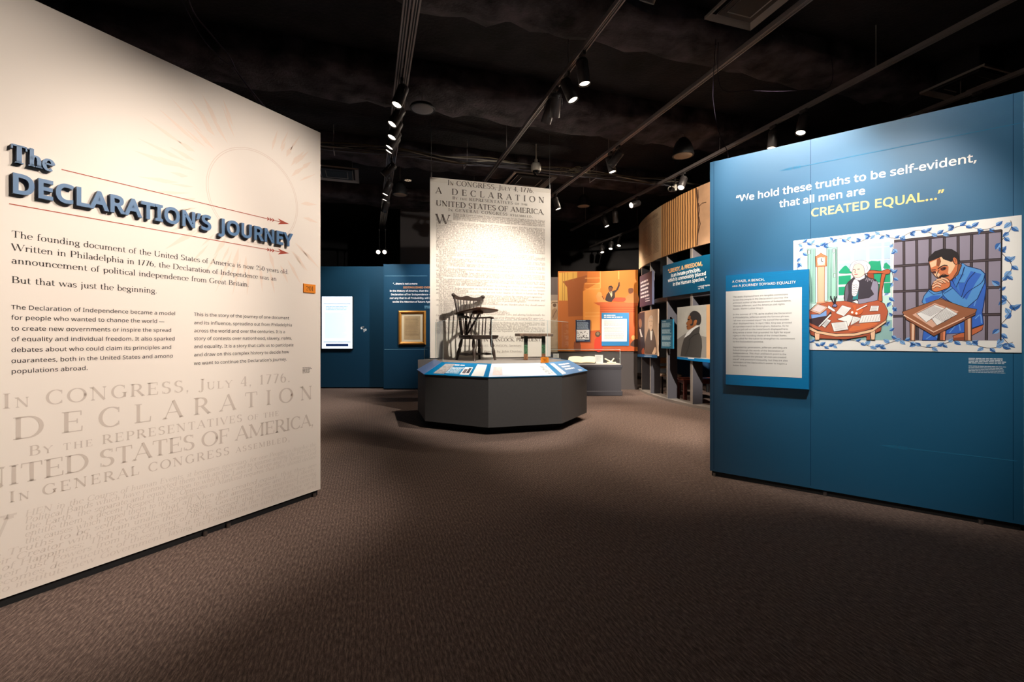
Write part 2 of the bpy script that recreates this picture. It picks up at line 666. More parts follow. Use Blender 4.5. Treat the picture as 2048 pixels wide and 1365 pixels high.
class Art:
    """flat printed picture: shapes laid over one another on a surface, traced in crop coordinates"""

    def __init__(self, surf, crop=None, off=0.0015, step=0.00007):
        self.s, self.crop, self.off, self.step, self.mb = surf, crop, off, step, MB()

    def loc(self, p):
        if self.crop is None:
            return p
        ox, oy, sc = self.crop
        return self.s.at(ox + p[0] * sc, oy + p[1] * sc)

    def poly(self, pts, rgb, smooth=0, line=None, lw=0.004):
        if smooth:
            pts = smooth_loop(pts, smooth)
        q = [self.loc(p) for p in pts]
        self.off += self.step
        for piece in (self._strips(q) if isinstance(self.s, Drum) else [q]):
            self.mb.face([self.s.pt(a, b, self.off) for a, b in piece], ink(rgb))
        if line:
            self.line(pts + [pts[0]], line, lw)

    def _strips(self, q, w=0.05):
        """cut a shape into narrow upright strips so that it follows a curved surface"""
        def clip(p, lim, sg):
            out = []
            for i in range(len(p)):
                a, b = p[i], p[(i + 1) % len(p)]
                ia, ib = sg * (a[0] - lim) >= 0, sg * (b[0] - lim) >= 0
                if ia:
                    out.append(a)
                if ia != ib:
                    t = (lim - a[0]) / (b[0] - a[0])
                    out.append((lim, a[1] + (b[1] - a[1]) * t))
            return out
        lo, hi = min(p[0] for p in q), max(p[0] for p in q)
        n = max(1, int((hi - lo) / w))
        res = []
        for i in range(n):
            p = clip(q, lo + (hi - lo) * i / n, 1) if i else q
            if i < n - 1 and len(p) > 2:
                p = clip(p, lo + (hi - lo) * (i + 1) / n, -1)
            if len(p) > 2:
                res.append(p)
        return res

    def line(self, pts, rgb, lw=0.004, smooth=0):
        if smooth:
            pts = smooth_loop(pts, smooth, False)
        q = [self.loc(p) for p in pts]
        v, f = _stroke(q, lw)
        self.off += self.step * 0.3
        self.mb.mesh([self.s.pt(a, b, self.off) for a, b in v], f, ink(rgb))

    def disc(self, c, r, rgb, n=20, ry=None):
        self.poly([(c[0] + r * math.cos(2 * math.pi * j / n), c[1] + (ry or r) * math.sin(2 * math.pi * j / n)) for j in range(n)], rgb)

    def build(self, name, parent):
        return self.mb.build(name, parent)


def board(surf, s0, s1, t0, t1, thick, m, name, parent=None, off=0.0, seg=1):
    """panel with thickness standing off a surface: back at off, face at off + thick"""
    mb = MB()
    vs, fs = [], []
    for i in range(seg + 1):
        s = s0 + (s1 - s0) * i / seg
        for (t, o) in ((t0, off), (t0, off + thick), (t1, off + thick), (t1, off)):
            vs.append(surf.pt(s, t, o))
    for i in range(seg):
        a = i * 4
        for j in range(4):
            k = (j + 1) % 4
            fs.append((a + j, a + k, a + 4 + k, a + 4 + j))
    fs += [(3, 2, 1, 0), tuple(seg * 4 + j for j in range(4))]
    mb.mesh(vs, fs, m)
    return mb.build(name, parent)


ORD = ['first', 'second', 'third', 'fourth', 'fifth', 'sixth', 'seventh', 'eighth', 'ninth', 'tenth', 'eleventh']


# ------------------------------------------------------------------ the room
M_CARPET = None


def carpet():
    m = bpy.data.materials.new('carpet')
    m.use_nodes = True
    nt = m.node_tree
    b = nt.nodes['Principled BSDF']
    b.inputs['Roughness'].default_value = 0.95
    b.inputs['Specular IOR Level'].default_value = 0.1
    tc = nt.nodes.new('ShaderNodeTexCoord')
    mp = nt.nodes.new('ShaderNodeMapping')
    mp.inputs['Rotation'].default_value = (0, 0, math.radians(-17.3))
    nt.links.new(tc.outputs['Object'], mp.inputs['Vector'])
    # broken ribs running into the room
    wv = nt.nodes.new('ShaderNodeTexWave')
    wv.wave_type = 'BANDS'
    wv.bands_direction = 'X'
    wv.inputs['Scale'].default_value = 13.0
    wv.inputs['Distortion'].default_value = 3.5
    wv.inputs['Detail'].default_value = 3.0
    wv.inputs['Detail Scale'].default_value = 1.6
    nt.links.new(mp.outputs[0], wv.inputs['Vector'])
    mp2 = nt.nodes.new('ShaderNodeMapping')
    mp2.inputs['Scale'].default_value = (1.0, 0.16, 1.0)
    nt.links.new(mp.outputs[0], mp2.inputs['Vector'])
    n1 = nt.nodes.new('ShaderNodeTexNoise')
    n1.inputs['Scale'].default_value = 150.0
    n1.inputs['Detail'].default_value = 5.0
    n1.inputs['Roughness'].default_value = 0.7
    nt.links.new(mp2.outputs[0], n1.inputs['Vector'])
    n2 = nt.nodes.new('ShaderNodeTexNoise')
    n2.inputs['Scale'].default_value = 420.0
    n2.inputs['Detail'].default_value = 3.0
    nt.links.new(mp.outputs[0], n2.inputs['Vector'])
    mx = nt.nodes.new('ShaderNodeMath')
    mx.operation = 'MULTIPLY_ADD'
    mx.inputs[1].default_value = 0.085
    nt.links.new(wv.outputs['Fac'], mx.inputs[0])
    nt.links.new(n1.outputs['Fac'], mx.inputs[2])
    mx2 = nt.nodes.new('ShaderNodeMath')
    mx2.operation = 'MULTIPLY_ADD'
    mx2.inputs[1].default_value = 0.55
    nt.links.new(n2.outputs['Fac'], mx2.inputs[0])
    nt.links.new(mx.outputs[0], mx2.inputs[2])
    r = nt.nodes.new('ShaderNodeValToRGB')
    e = r.color_ramp.elements
    e[0].position, e[0].color = 0.62, lin((68, 57, 54))
    e[1].position, e[1].color = 1.0, lin((146, 124, 112))
    k = e.new(0.82)
    k.color = lin((104, 87, 80))
    nt.links.new(mx2.outputs[0], r.inputs['Fac'])
    nt.links.new(r.outputs['Color'], b.inputs['Base Color'])
    bp = nt.nodes.new('ShaderNodeBump')
    bp.inputs['Strength'].default_value = 0.5
    bp.inputs['Distance'].default_value = 0.006
    nt.links.new(mx2.outputs[0], bp.inputs['Height'])
    nt.links.new(bp.outputs['Normal'], b.inputs['Normal'])
    return m


M_BLACK = mat('black_paint', (14, 13, 15), 0.8)
M_DARKWALL = mat('charcoal_wall', (52, 50, 52), 0.85, noise=0.15, nscale=3)
M_CEIL = mat('sprayed_black_ceiling', (26, 23, 26), 0.95, noise=0.8, nscale=2.2, bump=1.0, bscale=25)
M_FUZZ = mat('sprayed_insulation', (62, 55, 59), 0.97, noise=0.95, nscale=3.5, bump=1.0, bscale=30)
X0, X1, Y0, Y1, ZC = -8.0, 10.5, -3.0, 17.0, 4.95


def slab(name, x0, x1, y0, y1, z0, z1, m, label, cat):
    mb = MB()
    mb.box(((x0 + x1) / 2, (y0 + y1) / 2, (z0 + z1) / 2), (x1 - x0, y1 - y0, z1 - z0), m)
    return struct(mb.build(name), label, cat)


slab('floor', X0, X1, Y0, Y1, -0.1, 0.0, carpet(), 'brown grey ribbed carpet over the whole gallery floor', 'floor')
slab('ceiling', X0, X1, Y0, Y1, ZC, ZC + .1, M_CEIL, 'open black sprayed ceiling high above the gallery', 'ceiling')
slab('wall_rear', X0, X1, Y1, Y1 + .1, 0, ZC, M_DARKWALL, 'dark wall at the far end of the gallery', 'wall')
slab('wall_front', X0, X1, Y0 - .1, Y0, 0, ZC, M_DARKWALL, 'dark wall behind the viewer', 'wall')
slab('wall_west', X0 - .1, X0, Y0, Y1, 0, ZC, M_DARKWALL, 'dark outer wall beyond the cream partition', 'wall')
slab('wall_east', X1, X1 + .1, Y0, Y1, 0, ZC, M_DARKWALL, 'dark outer wall beyond the blue partition', 'wall')
slab('pillar', -3.02, -1.4, 12.5, 13.6, 0, ZC, mat('grey_column', (92, 86, 86), 0.8), 'broad grey column rising behind the quote wall', 'pillar')

# sprayed ducts and beams below the ceiling, at right angles to the lighting tracks
TD = Vector((-0.298, 0.955, 0)).normalized()            # direction of the tracks
TN = Vector((TD.y, -TD.x, 0))


def lumpy(name, d, half, w, h, label):
    """beam with an uneven sprayed coat, crossing the room at track distance d"""
    mb = MB()
    n = 60
    c = TD * d
    vs, fs = [], []
    for i in range(n + 1):
        p = c + TN * (-half + 2 * half * i / n)
        a = RND.uniform(-.05, .05)
        for (o, z) in ((-w / 2, ZC), (-w / 2 + a, ZC - h * .8 + RND.uniform(-.04, .04)), (-w / 3, ZC - h + RND.uniform(-.05, .05)),
                       (w / 3, ZC - h + RND.uniform(-.05, .05)), (w / 2 + a, ZC - h * .8 + RND.uniform(-.04, .04)), (w / 2, ZC)):
            q = p + TD * o
            vs.append((max(min(q.x, X1 - .01), X0 + .01), q.y, z))
    for i in range(n):
        for j in range(5):
            fs.append((i * 6 + j, i * 6 + j + 1, i * 6 + 7 + j, i * 6 + 6 + j))
    mb.mesh(vs, fs, M_FUZZ, True)
    return struct(mb.build(name), label, 'beam')


lumpy('trim_1', 4.6, 7.5, .7, .22, 'sprayed ceiling beam above the entrance partitions')
lumpy('trim_2', 6.6, 7.5, .9, .3, 'sprayed ceiling beam above the open floor')
lumpy('trim_3', 9.2, 7.0, .8, .25, 'sprayed ceiling beam above the octagonal plinth')
lumpy('trim_4', 12.0, 6.5, .9, .3, 'sprayed ceiling beam near the far wall')

# ------------------------------------------------------------------ cream partition at the left
WALL_B, WALL_T = 0.045, 2.99
LW = Plane((-1.582, 3.82, 0), (.474, .880, 0), (.880, -.474, 0))
M_CREAM = mat('cream_print', (240, 227, 215), 0.62, spec=0.25)
wl = MB()
wl.prism([LW.pt(-4.3, WALL_B), LW.pt(0, WALL_B), LW.pt(0, WALL_B, -.12), LW.pt(-4.3, WALL_B, -.12)], (0, 0, WALL_T - WALL_B), M_CREAM)
wall_left = struct(wl.build('wall_left'), 'cream partition with the title and introduction of the exhibition', 'wall')
mb = MB()
mb.prism([LW.pt(-4.28, 0, -.012), LW.pt(-.02, 0, -.012), LW.pt(-.02, 0, -.108), LW.pt(-4.28, 0, -.108)], (0, 0, WALL_B), M_BLACK)
for s in (-.06, -.75, -.9, -1.9, -2.6):
    mb.lathe([(.014, 0), (.014, .03)], LW.pt(s, 0, .0), (0, 0, 1), mat('steel', (150, 148, 146), .35, 1.0), 10)
mb.build('plinth_base', wall_left)

# faint sunburst behind the title
sun = Print(LW, .0004)
cs, ct = LW.at(512, 395)
rs = abs(LW.at(414, 395)[0] - cs) * .98
rr = random.Random(3)
M_SUN = ink((238, 216, 199))
for ring, (r0, r1, cnt) in enumerate(((1.12, 1.95, 44), (1.35, 2.35, 40))):
    for i in range(cnt):
        a = 2 * math.pi * (i + .5 * ring) / cnt + rr.uniform(-.03, .03)
        L = rs * (r0 + (r1 - r0) * rr.uniform(.55, 1.0))
        q0 = rs * (r0 + rr.uniform(0, .25))
        wd = rs * rr.uniform(.05, .12)
        e, p = (math.cos(a), math.sin(a)), (-math.sin(a), math.cos(a))
        pts = []
        for (rad, o) in ((q0, -.25), (q0 + (L - q0) * .45, -.5), (L, 0), (q0 + (L - q0) * .35, .4)):
            pts.append((cs + e[0] * rad + p[0] * o * wd, ct + e[1] * rad + p[1] * o * wd))
        if all(x < -.01 and y < WALL_T - .02 for x, y in pts) and (ring or rr.random() < .8):
            sun.poly(pts)
sun.build('sunburst_rays', M_SUN, wall_left)
sun2 = Print(LW, .0005)
for k in (1.0, 1.035):
    c = [(cs + rs * k * math.cos(w), ct + rs * k * math.sin(w)) for w in [2 * math.pi * j / 80 for j in range(81)]]
    seg = [p for p in c if p[0] < -.01]
    for i in range(len(c) - 1):
        if c[i][0] < -.01 and c[i + 1][0] < -.01:
            sun2.stroke([c[i], c[i + 1]], .004)
sun2.build('sunburst_ring', ink((226, 205, 190)), wall_left)

SANS = ('sans', 0.0, 2)
SANS_M = ('sans', 0.45, 2)
SANS_B = ('sans', 1.6, 3)
SER = ('serif', 1.0, True)
SER_S = ('serif', 1.0, False)
INK = ink((48, 40, 36))
p = Print(LW)
p.fit([('The founding document of the United States of America is now 250 years old.', 22.5, 475.6, 577, 548),
       ('Written in Philadelphia in 1776, the Declaration of Independence was an', 22.5, 501, 553, 562),
       ('announcement of political independence from Great Britain.', 22.5, 527, 498, 574),
       ('But that was just the beginning.', 22.5, 565, 314.5, 588)], ('serif', .95, True), 1.0)
p.build('lead_paragraph', INK, wall_left)
p = Print(LW)
p.fit([('The Declaration of Independence became a model', 22, 619, 351, 631), ('for people who wanted to change the world \u2014', 22, 640.6, 329, 646),
       ('to create new governments or inspire the spread', 22, 662, 343, 664), ('of equality and individual freedom. It also sparked', 22, 682, 350, 682),
       ('debates about who could claim its principles and', 22, 704, 343, 699), ('guarantees, both in the United States and among', 22, 726, 346, 716),
       ('populations abroad.', 22, 748, 176, 740)], SANS_M, .5)
p.fit([('This is the story of the journey of one document', 387.7, 632.6, 578, 639), ('and its influence, spreading out from Philadelphia', 387.7, 650, 584, 652.5),
       ('across the world and over the centuries. It is a', 387.7, 666, 570, 666), ('story of contests over nationhood, slavery, rights,', 387.7, 681, 584, 679.5),
       ('and equality. It is a story that calls us to participate', 387.7, 697, 587, 693), ('and draw on this complex history to decide how', 387.7, 712.6, 577.6, 707.5),
       ("we want to continue the Declaration\u2019s journey.", 387.7, 730, 573.6, 722)], SANS_M, .5)
p.build('body_text', INK, wall_left)
p = Print(LW)
for i in range(5):
    a, b = LW.at(605, 737 + i), LW.at(624, 737 + i)
    p.bars(a[0], b[0], a[1] - i * .006, .005, rr, .3)
p.build('credit_line', ink((120, 108, 100)), wall_left)

DECL = """When in the Course of human Events, it becomes necessary for one People to dissolve the Political Bands which have connected them with another, and to assume among the Powers of the Earth, the separate and equal Station to which the Laws of Nature and of Nature's God entitle them, a decent Respect to the Opinions of Mankind requires that they should declare the causes which impel them to the Separation.
We hold these Truths to be self-evident, that all Men are created equal, that they are endowed by their Creator with certain unalienable Rights, that among these are Life, Liberty, and the Pursuit of Happiness; That to secure these Rights, Governments are instituted among Men, deriving their just Powers from the Consent of the Governed, that whenever any Form of Government becomes destructive of these Ends, it is the Right of the People to alter or to abolish it, and to institute new Government, laying its Foundation on such Principles, and organizing its Powers in such Form, as to them shall seem most likely to effect their Safety and Happiness. Prudence, indeed, will dictate that Governments long established should not be changed for light and transient Causes; and accordingly all Experience hath shewn, that Mankind are more disposed to suffer, while Evils are sufferable, than to right themselves by abolishing the Forms to which they are accustomed. But when a long Train of Abuses and Usurpations, pursuing invariably the same Object, evinces a Design to reduce them under absolute Despotism, it is their Right, it is their Duty, to throw off such Government, and to provide new Guards for their future Security. Such has been the patient Sufferance of these Colonies; and such is now the Necessity which constrains them to alter their former Systems of Government. The History of the present King of Great-Britain is a History of repeated Injuries and Usurpations, all having in direct Object the Establishment of an absolute Tyranny over these States. To prove this, let Facts be submitted to a candid World.
He has refused his Assent to Laws, the most wholesome and necessary for the public Good.
He has forbidden his Governors to pass Laws of immediate and pressing Importance, unless suspended in their Operation till his Assent should be obtained; and when so suspended, he has utterly neglected to attend to them.
He has refused to pass other Laws for the Accommodation of large Districts of People, unless those People would relinquish the Right of Representation in the Legislature, a Right inestimable to them, and formidable to Tyrants only.
He has called together Legislative Bodies at Places unusual, uncomfortable, and distant from the Depository of their public Records, for the sole Purpose of fatiguing them into Compliance with his Measures.
He has dissolved Representative Houses repeatedly, for opposing with manly Firmness his Invasions on the Rights of the People.
He has refused for a long Time, after such Dissolutions, to cause others to be elected; whereby the Legislative Powers, incapable of Annihilation, have returned to the People at large for their exercise; the State remaining in the mean time exposed to all the Dangers of Invasion from without, and Convulsions within.
He has endeavoured to prevent the Population of these States; for that Purpose obstructing the Laws for Naturalization of Foreigners; refusing to pass others to encourage their Migrations hither, and raising the Conditions of new Appropriations of Lands.
He has obstructed the Administration of Justice, by refusing his Assent to Laws for establishing Judiciary Powers.
He has made Judges dependent on his Will alone, for the Tenure of their Offices, and the Amount and Payment of their Salaries.
He has erected a Multitude of new Offices, and sent hither Swarms of Officers to harrass our People, and eat out their Substance.
He has kept among us, in Times of Peace, Standing Armies, without the consent of our Legislatures.
He has affected to render the Military independent of and superior to the Civil Power.
He has combined with others to subject us to a Jurisdiction foreign to our Constitution, and unacknowledged by our Laws; giving his Assent to their Acts of pretended Legislation:
For quartering large Bodies of Armed Troops among us:
For protecting them, by a mock Trial, from Punishment for any Murders which they should commit on the Inhabitants of these States:
For cutting off our Trade with all Parts of the World:
For imposing Taxes on us without our Consent:
For depriving us, in many Cases, of the Benefits of Trial by Jury:
For transporting us beyond Seas to be tried for pretended Offences:
For taking away our Charters, abolishing our most valuable Laws, and altering fundamentally the Forms of our Governments:
He has abdicated Government here, by declaring us out of his Protection and waging War against us.
He has plundered our Seas, ravaged our Coasts, burnt our Towns, and destroyed the Lives of our People.
In every stage of these Oppressions we have Petitioned for Redress in the most humble Terms: Our repeated Petitions have been answered only by repeated Injury. A Prince, whose Character is thus marked by every act which may define a Tyrant, is unfit to be the Ruler of a free People.
Nor have we been wanting in Attentions to our British Brethren. We have warned them from Time to Time of Attempts by their Legislature to extend an unwarrantable Jurisdiction over us. We must, therefore, acquiesce in the Necessity, which denounces our Separation, and hold them, as we hold the rest of Mankind, Enemies in War, in Peace, Friends."""


def wrap(text, face, width, size):
    """lines of a paragraph text; True marks the last line of a paragraph"""
    out = []
    for para in text.split('\n'):
        cur = '   '
        for w in para.split(' '):
            t = cur + ('' if cur.strip() == '' else ' ') + w
            if layout(t, face)[0] * size / 100 > width and cur.strip():
                out.append((cur, False))
                cur = w
            else:
                cur = t
        out.append((cur, True))
    return out


# the first lines of the broadside, enlarged and faint, on the lower half
M_FAINT = ink((212, 196, 183))
M_FAINT2 = ink((225, 211, 199))
p = Print(LW, .0006)
z = lambda x, y: LW.at(x, y)
for tx, x0, y0, x1, y1, cap, sc in (('In CONGRESS, July 4, 1776.', 3.7, 818, 580.6, 764.7, .073, .68), ('DECLARATION', 24, 880, 626, 799, .109, 1),
                                    ('By the REPRESENTATIVES of the', 57, 911, 557.5, 833, .050, .72), ('UNITED STATES OF AMERICA,', -118, 997, 628, 852, .095, 1),
                                    ('In GENERAL CONGRESS assembled,', 17.6, 1006, 580, 883, .053, .7)):
    a, b = z(x0, y0), z(x1, y1)
    size = cap / .70
    w0 = layout(tx, SER, 0, sc)[0] * size / 100
    tr = ((b[0] - a[0]) - w0) / (len(tx) - 1) * 100 / size
    p.add(tx, SER, a[0], (a[1] + b[1]) / 2, size, None, tr, sc)
a = z(626, 799)
s_edge = z(632, 850)[0]
p.add('A', SER, z(-110, 895)[0], a[1], .109 / .7)
p.build('broadside_heading', M_FAINT, wall_left)
p = Print(LW, .0006)
t_first = (z(49, 1029.5)[1] + z(626, 897)[1]) / 2
sL = z(49, 1029.5)[0]
p.add('W', SER, sL - .365, t_first - .20, .33)
width = s_edge - sL
y = t_first
f = ('serif', .9, False)
for i, (ln, last) in enumerate(wrap(DECL, f, width + .0, .044)):
    s0 = sL if i < 5 else sL - .45
    wd = s_edge - s0
    tx = ln.strip()
    if i == 0:
        tx = tx.replace('When', 'HEN')
    nat = layout(tx, f)[0] * .044 / 100
    p.add(tx, f, s0, y, .044, None if last or wd > nat * 1.6 else wd, 0, None, .16)
    y -= .0335
    if y < .07:
        break
p.build('broadside_text', M_FAINT2, wall_left)

# dimensional title
o0 = LW.pt(-1.2, 2.05)
title = thing('title_sign', 'raised blue letters of the title standing off the cream partition', 'sign', o0)
M_TFACE = mat('title_blue', (72, 110, 150), 0.45)
M_TSIDE = mat('title_navy', (40, 62, 92), 0.5)


def raised(text, face_kind, s0, t0, width, cap, descend=()):
    """each letter of a word as its own solid piece"""
    x = 0.0
    face = ('sans', 3.0, 4) if face_kind == 'sans' else ('serif', 1.75, True)
    total = layout(text, face, 3.0)[0]
    size = cap / (.714 if face_kind == 'sans' else .70)
    xs = width / (total * size / 100)
    for c in text:
        adv, v, f = glyph(c, face)
        if len(v):
            vv = [(s0 + (a[0] + x) * size / 100 * xs, t0 + a[1] * size / 100) for a in v]
            mb = MB()
            lo, hi = .004, .027
            n = len(vv)
            mb.mesh([LW.pt(a, b, hi) for a, b in vv], [tuple(t) for t in f], M_TFACE)
            cnt = {}
            for t in f:
                for i in range(3):
                    e = (t[i], t[(i + 1) % 3])
                    k = (min(e), max(e))
                    cnt.setdefault(k, []).append(e)
            sides = [e[0] for e in cnt.values() if len(e) == 1]
            mb.mesh([LW.pt(a, b, hi) for a, b in vv] + [LW.pt(a, b, lo) for a, b in vv], [(e[0], e[0] + n, e[1] + n, e[1]) for e in sides] + [tuple(i + n for i in t[::-1]) for t in f], M_TSIDE)
            o = mb.build('letter', title)
        x += adv + 3.0


a, b, c = z(18, 387), z(418.5, 461), z(573, 491)
tb = (a[1] + c[1]) / 2
raised('DECLARATION\u2019S', 'sans', a[0], tb, b[0] - a[0], .113)
d = z(437, 464)
raised('JOURNEY', 'sans', d[0], tb, c[0] - d[0] + .03, .113)
e1, e2 = z(17, 327), z(104, 343)
raised('The', 'serif', e1[0], (e1[1] + e2[1]) / 2, e2[0] - e1[0], .086)

# red arrows above and below the title
ar = Print(LW, .001)
for x0, y0, x1, y1 in ((123, 341, 578, 447), (18, 408, 578, 507)):
    a, b = z(x0, y0), z(x1, y1)
    t = (a[1] + b[1]) / 2
    e = b[0]
    ar.stroke([(a[0], t), (e - .03, t)], .0045)
    ar.poly([(e, t), (e - .095, t + .022), (e - .07, t)])
    ar.poly([(e, t), (e - .07, t), (e - .095, t - .022)])
    for k in range(3):
        for sg in (1, -1):
            q = e - .125 - k * .02
            ar.stroke([(q, t), (q - .014, t + sg * .011)], .006)
ar.build('title_arrows', ink((176, 72, 50)), wall_left)

# number plaque
def plaque(name, surf, s0, s1, t0, t1, text, label, tilt=None):
    r = thing(name, label, 'sign', surf.pt((s0 + s1) / 2, t0))
    board(surf, s0, s1, t0, t1, .006, mat('orange_card', (238, 138, 28), .5), 'card', r, .001)
    q = Print(surf, .0078)
    h = (t1 - t0)
    q.add(text, ('serif', 1.0, True), (s0 + s1) / 2, t0 + h * .24, h * .78, (s1 - s0) * .62, 0, None, 0, 'c')
    q.build('digits', ink((70, 40, 14)), r)
    return r


a, b = z(606, 585), z(630, 569)
plaque('number_plaque', LW, a[0], b[0], a[1], b[1] - .005, '201', 'orange number 201 card near the edge of the cream partition')

# ------------------------------------------------------------------ blue partition at the right
RW = Plane((1.862, 4.35, 0), (.777, -.629, 0), (-.629, -.777, 0))
RWT = 2.946
RL = 2.0
M_BLUE = mat('deep_blue_print', (0, 92, 133), 0.5, spec=0.9, coat=0.2)
mb = MB()
mb.prism([RW.pt(0, WALL_B), RW.pt(RL, WALL_B), RW.pt(RL, WALL_B, -.14), RW.pt(0, WALL_B, -.14)], (0, 0, RWT - WALL_B), M_BLUE)
wall_right = struct(mb.build('wall_right'), 'deep blue partition with the quotation about equality', 'wall')
mb = MB()
mb.prism([RW.pt(.015, 0, -.012), RW.pt(RL - .01, 0, -.012), RW.pt(RL - .01, 0, -.128), RW.pt(.015, 0, -.128)], (0, 0, WALL_B), M_BLACK)
for s in (.04, .9, 1.8):
    mb.lathe([(.014, 0), (.014, .03)], RW.pt(s, 0, .0), (0, 0, 1), mat('steel', (150, 148, 146), .35, 1.0), 10)
mb.build('plinth_base', wall_right)
c0 = RW.pt(RL, 0)
RD = Vector((.80, -.60, 0))
RD2 = Vector((.42, -.907, 0)).normalized()
mb = MB()
k = Vector((RD2.y, -RD2.x, 0)) * -.14
mb.prism([c0 + Vector((0, 0, WALL_B)), c0 + RD2 * 1.6 + Vector((0, 0, WALL_B)), c0 + RD2 * 1.6 + k + Vector((0, 0, WALL_B)), c0 + k + Vector((0, 0, WALL_B))], (0, 0, RWT - WALL_B), mat('mid_blue_print', (36, 106, 140), 0.45))
mb.prism([c0 + RD2 * .01 + k * .1, c0 + RD2 * 1.58 + k * .1, c0 + RD2 * 1.58 + k * .9, c0 + RD2 * .01 + k * .9], (0, 0, WALL_B), M_BLACK)
struct(mb.build('wall_return'), 'lighter blue return panel at the right end of the blue partition', 'wall')
# seams of the printed sheets
q = Print(RW, .0004)
for s, t1 in ((.035, RWT), (.80, RWT), (1.955, RWT)):
    q.stroke([(s, WALL_B + .02), (s, t1)], .004)
q.build('panel_seams', ink((8, 66, 100)), wall_right)

WHITE = ink((246, 245, 242))
q = Print(RW, .001)
q.fit([('\u201cWe hold these truths to be self-evident,', 1472, 405, 1955, 322.5), ('that all men are', 1558.5, 413.9, 1730.8, 389.9)], SANS_B, .5)
q.build('quotation_lettering', WHITE, wall_right)
q = Print(RW, .001)
q.fit([('CREATED EQUAL\u2026\u201d', 1621.5, 433, 1888, 398)], SANS_B, .5)
q.build('emphasised_lettering', ink((250, 216, 140)), wall_right)


def wall_arrow(x0, y0, x1, y1, name, m, h=.03):
    g = Print(RW, .0007)
    a, b = RW.at(x0, y0), RW.at(x1, y1)
    t = (a[1] + b[1]) / 2
    g.stroke([(a[0] + .03, t), (min(b[0], RL - .01), t)], .006)
    g.poly([(a[0], t), (a[0] + .10, t + h * .5), (a[0] + .075, t)])
    g.poly([(a[0], t), (a[0] + .075, t), (a[0] + .10, t - h * .5)])
    for k in range(3):
        for sg in (1, -1):
            x = a[0] + .105 + k * .018
            g.stroke([(x, t), (x + .016, t + sg * .012)], .008)
    return g.build(name, m, wall_right)


wall_arrow(1558.5, 342, 2044, 245.5, 'upper_arrow', ink((44, 118, 158)))
wall_arrow(1761, 891, 2034, 923, 'lower_arrow', ink((40, 118, 160)))
q = Print(RW, .001)
for i in range(10):
    a, b = RW.at(1937, 718 + i * 3.0), RW.at(2013, 720 + i * 3.0)
    if i != 4:
        q.bars(a[0], b[0], a[1], .006 if i < 4 else .004, rr, .12)
q.build('credit_line', ink((206, 220, 228)), wall_right)


# ------------------------------------------------------------------ printed illustration on the blue partition
sa, ta = RW.at(1587, 481)
sb, tb2 = RW.at(2043, 706)
tt = (RW.at(2043, 432)[1] + ta) / 2
sb = min(sb, RL - .004)
ill = thing('illustration_panel', 'wide illustration of a man writing and a man praying at a desk, vine border', 'picture', RW.pt((sa + sb) / 2, tb2))
board(RW, sa, sb, tb2, tt, .004, mat('white_print', (244, 242, 238), .5), 'board', ill, .0005)
OFF = .0052
LINE = (62, 46, 44)
A = Art(RW, (1580, 470, .1832), OFF)
A.poly([(120, 150), (1110, 60), (1118, 1150), (120, 1150)], (202, 236, 226))
A.poly([(120, 1000), (1112, 930), (1116, 1148), (120, 1148)], (150, 190, 188))
A.poly([(130, 160), (188, 155), (188, 380), (130, 385)], (236, 240, 248))
A.poly([(140, 165), (182, 160), (182, 300), (140, 305)], (186, 208, 240))
A.poly([(515, 125), (1100, 62), (1102, 665), (515, 690)], (238, 241, 248))
SKY = (184, 208, 240)
GRN = (40, 164, 122)
cols = ((530, 665), (695, 832), (865, 1000), (1026, 1095))
dy = lambda x: -(x - 530) * .085
for i, (xa, xb) in enumerate(cols):
    for (ya, yb, c) in ((122, 150, SKY), (178, 290, SKY), (318, 424, SKY), (452, 545, GRN), (572, 662, GRN)):
        if i == 1 and ya > 440:
            continue
        A.poly([(xa, ya + dy(xa)), (xb, ya + dy(xb)), (xb, yb + dy(xb) * .6), (xa, yb + dy(xa) * .6)], c)
A.poly([(537, 420), (560, 375), (605, 337), (640, 365), (665, 405), (665, 420)], GRN, 3)
A.poly([(860, 400), (858, 295), (890, 285), (960, 290), (985, 284), (1000, 390)], GRN)
A.poly([(1026, 372), (1026, 318), (1052, 303), (1080, 330), (1095, 345), (1095, 372)], GRN)
A.poly([(865, 395), (1000, 380), (1000, 505), (865, 515)], GRN)
for pts in ([(190, 155), (275, 150), (278, 745), (208, 745)], [(402, 145), (515, 132), (515, 690), (412, 715)]):
    A.poly(pts, (166, 214, 198), line=(50, 92, 84), lw=.003)
for x0, x1 in ((205, 222), (225, 236), (240, 250), (258, 262), (418, 424), (436, 440), (452, 455), (500, 502), (510, 510)):
    A.line([(x0, 160), (x0 + 3, 400), (x1, 735 if x0 < 300 else 700)], (60, 104, 96), .0025)
for bx, by in ((195, 170), (468, 155), (476, 425)):
    A.poly([(bx, by), (bx + 26, by - 3), (bx + 26, by + 40), (bx, by + 42)], (190, 228, 214), line=LINE, lw=.003)
A.poly([(470, 205), (496, 203), (490, 415), (474, 416)], (206, 236, 226), line=(50, 92, 84), lw=.0025)
A.poly([(280, 155), (400, 147), (408, 720), (280, 745)], (206, 238, 228))
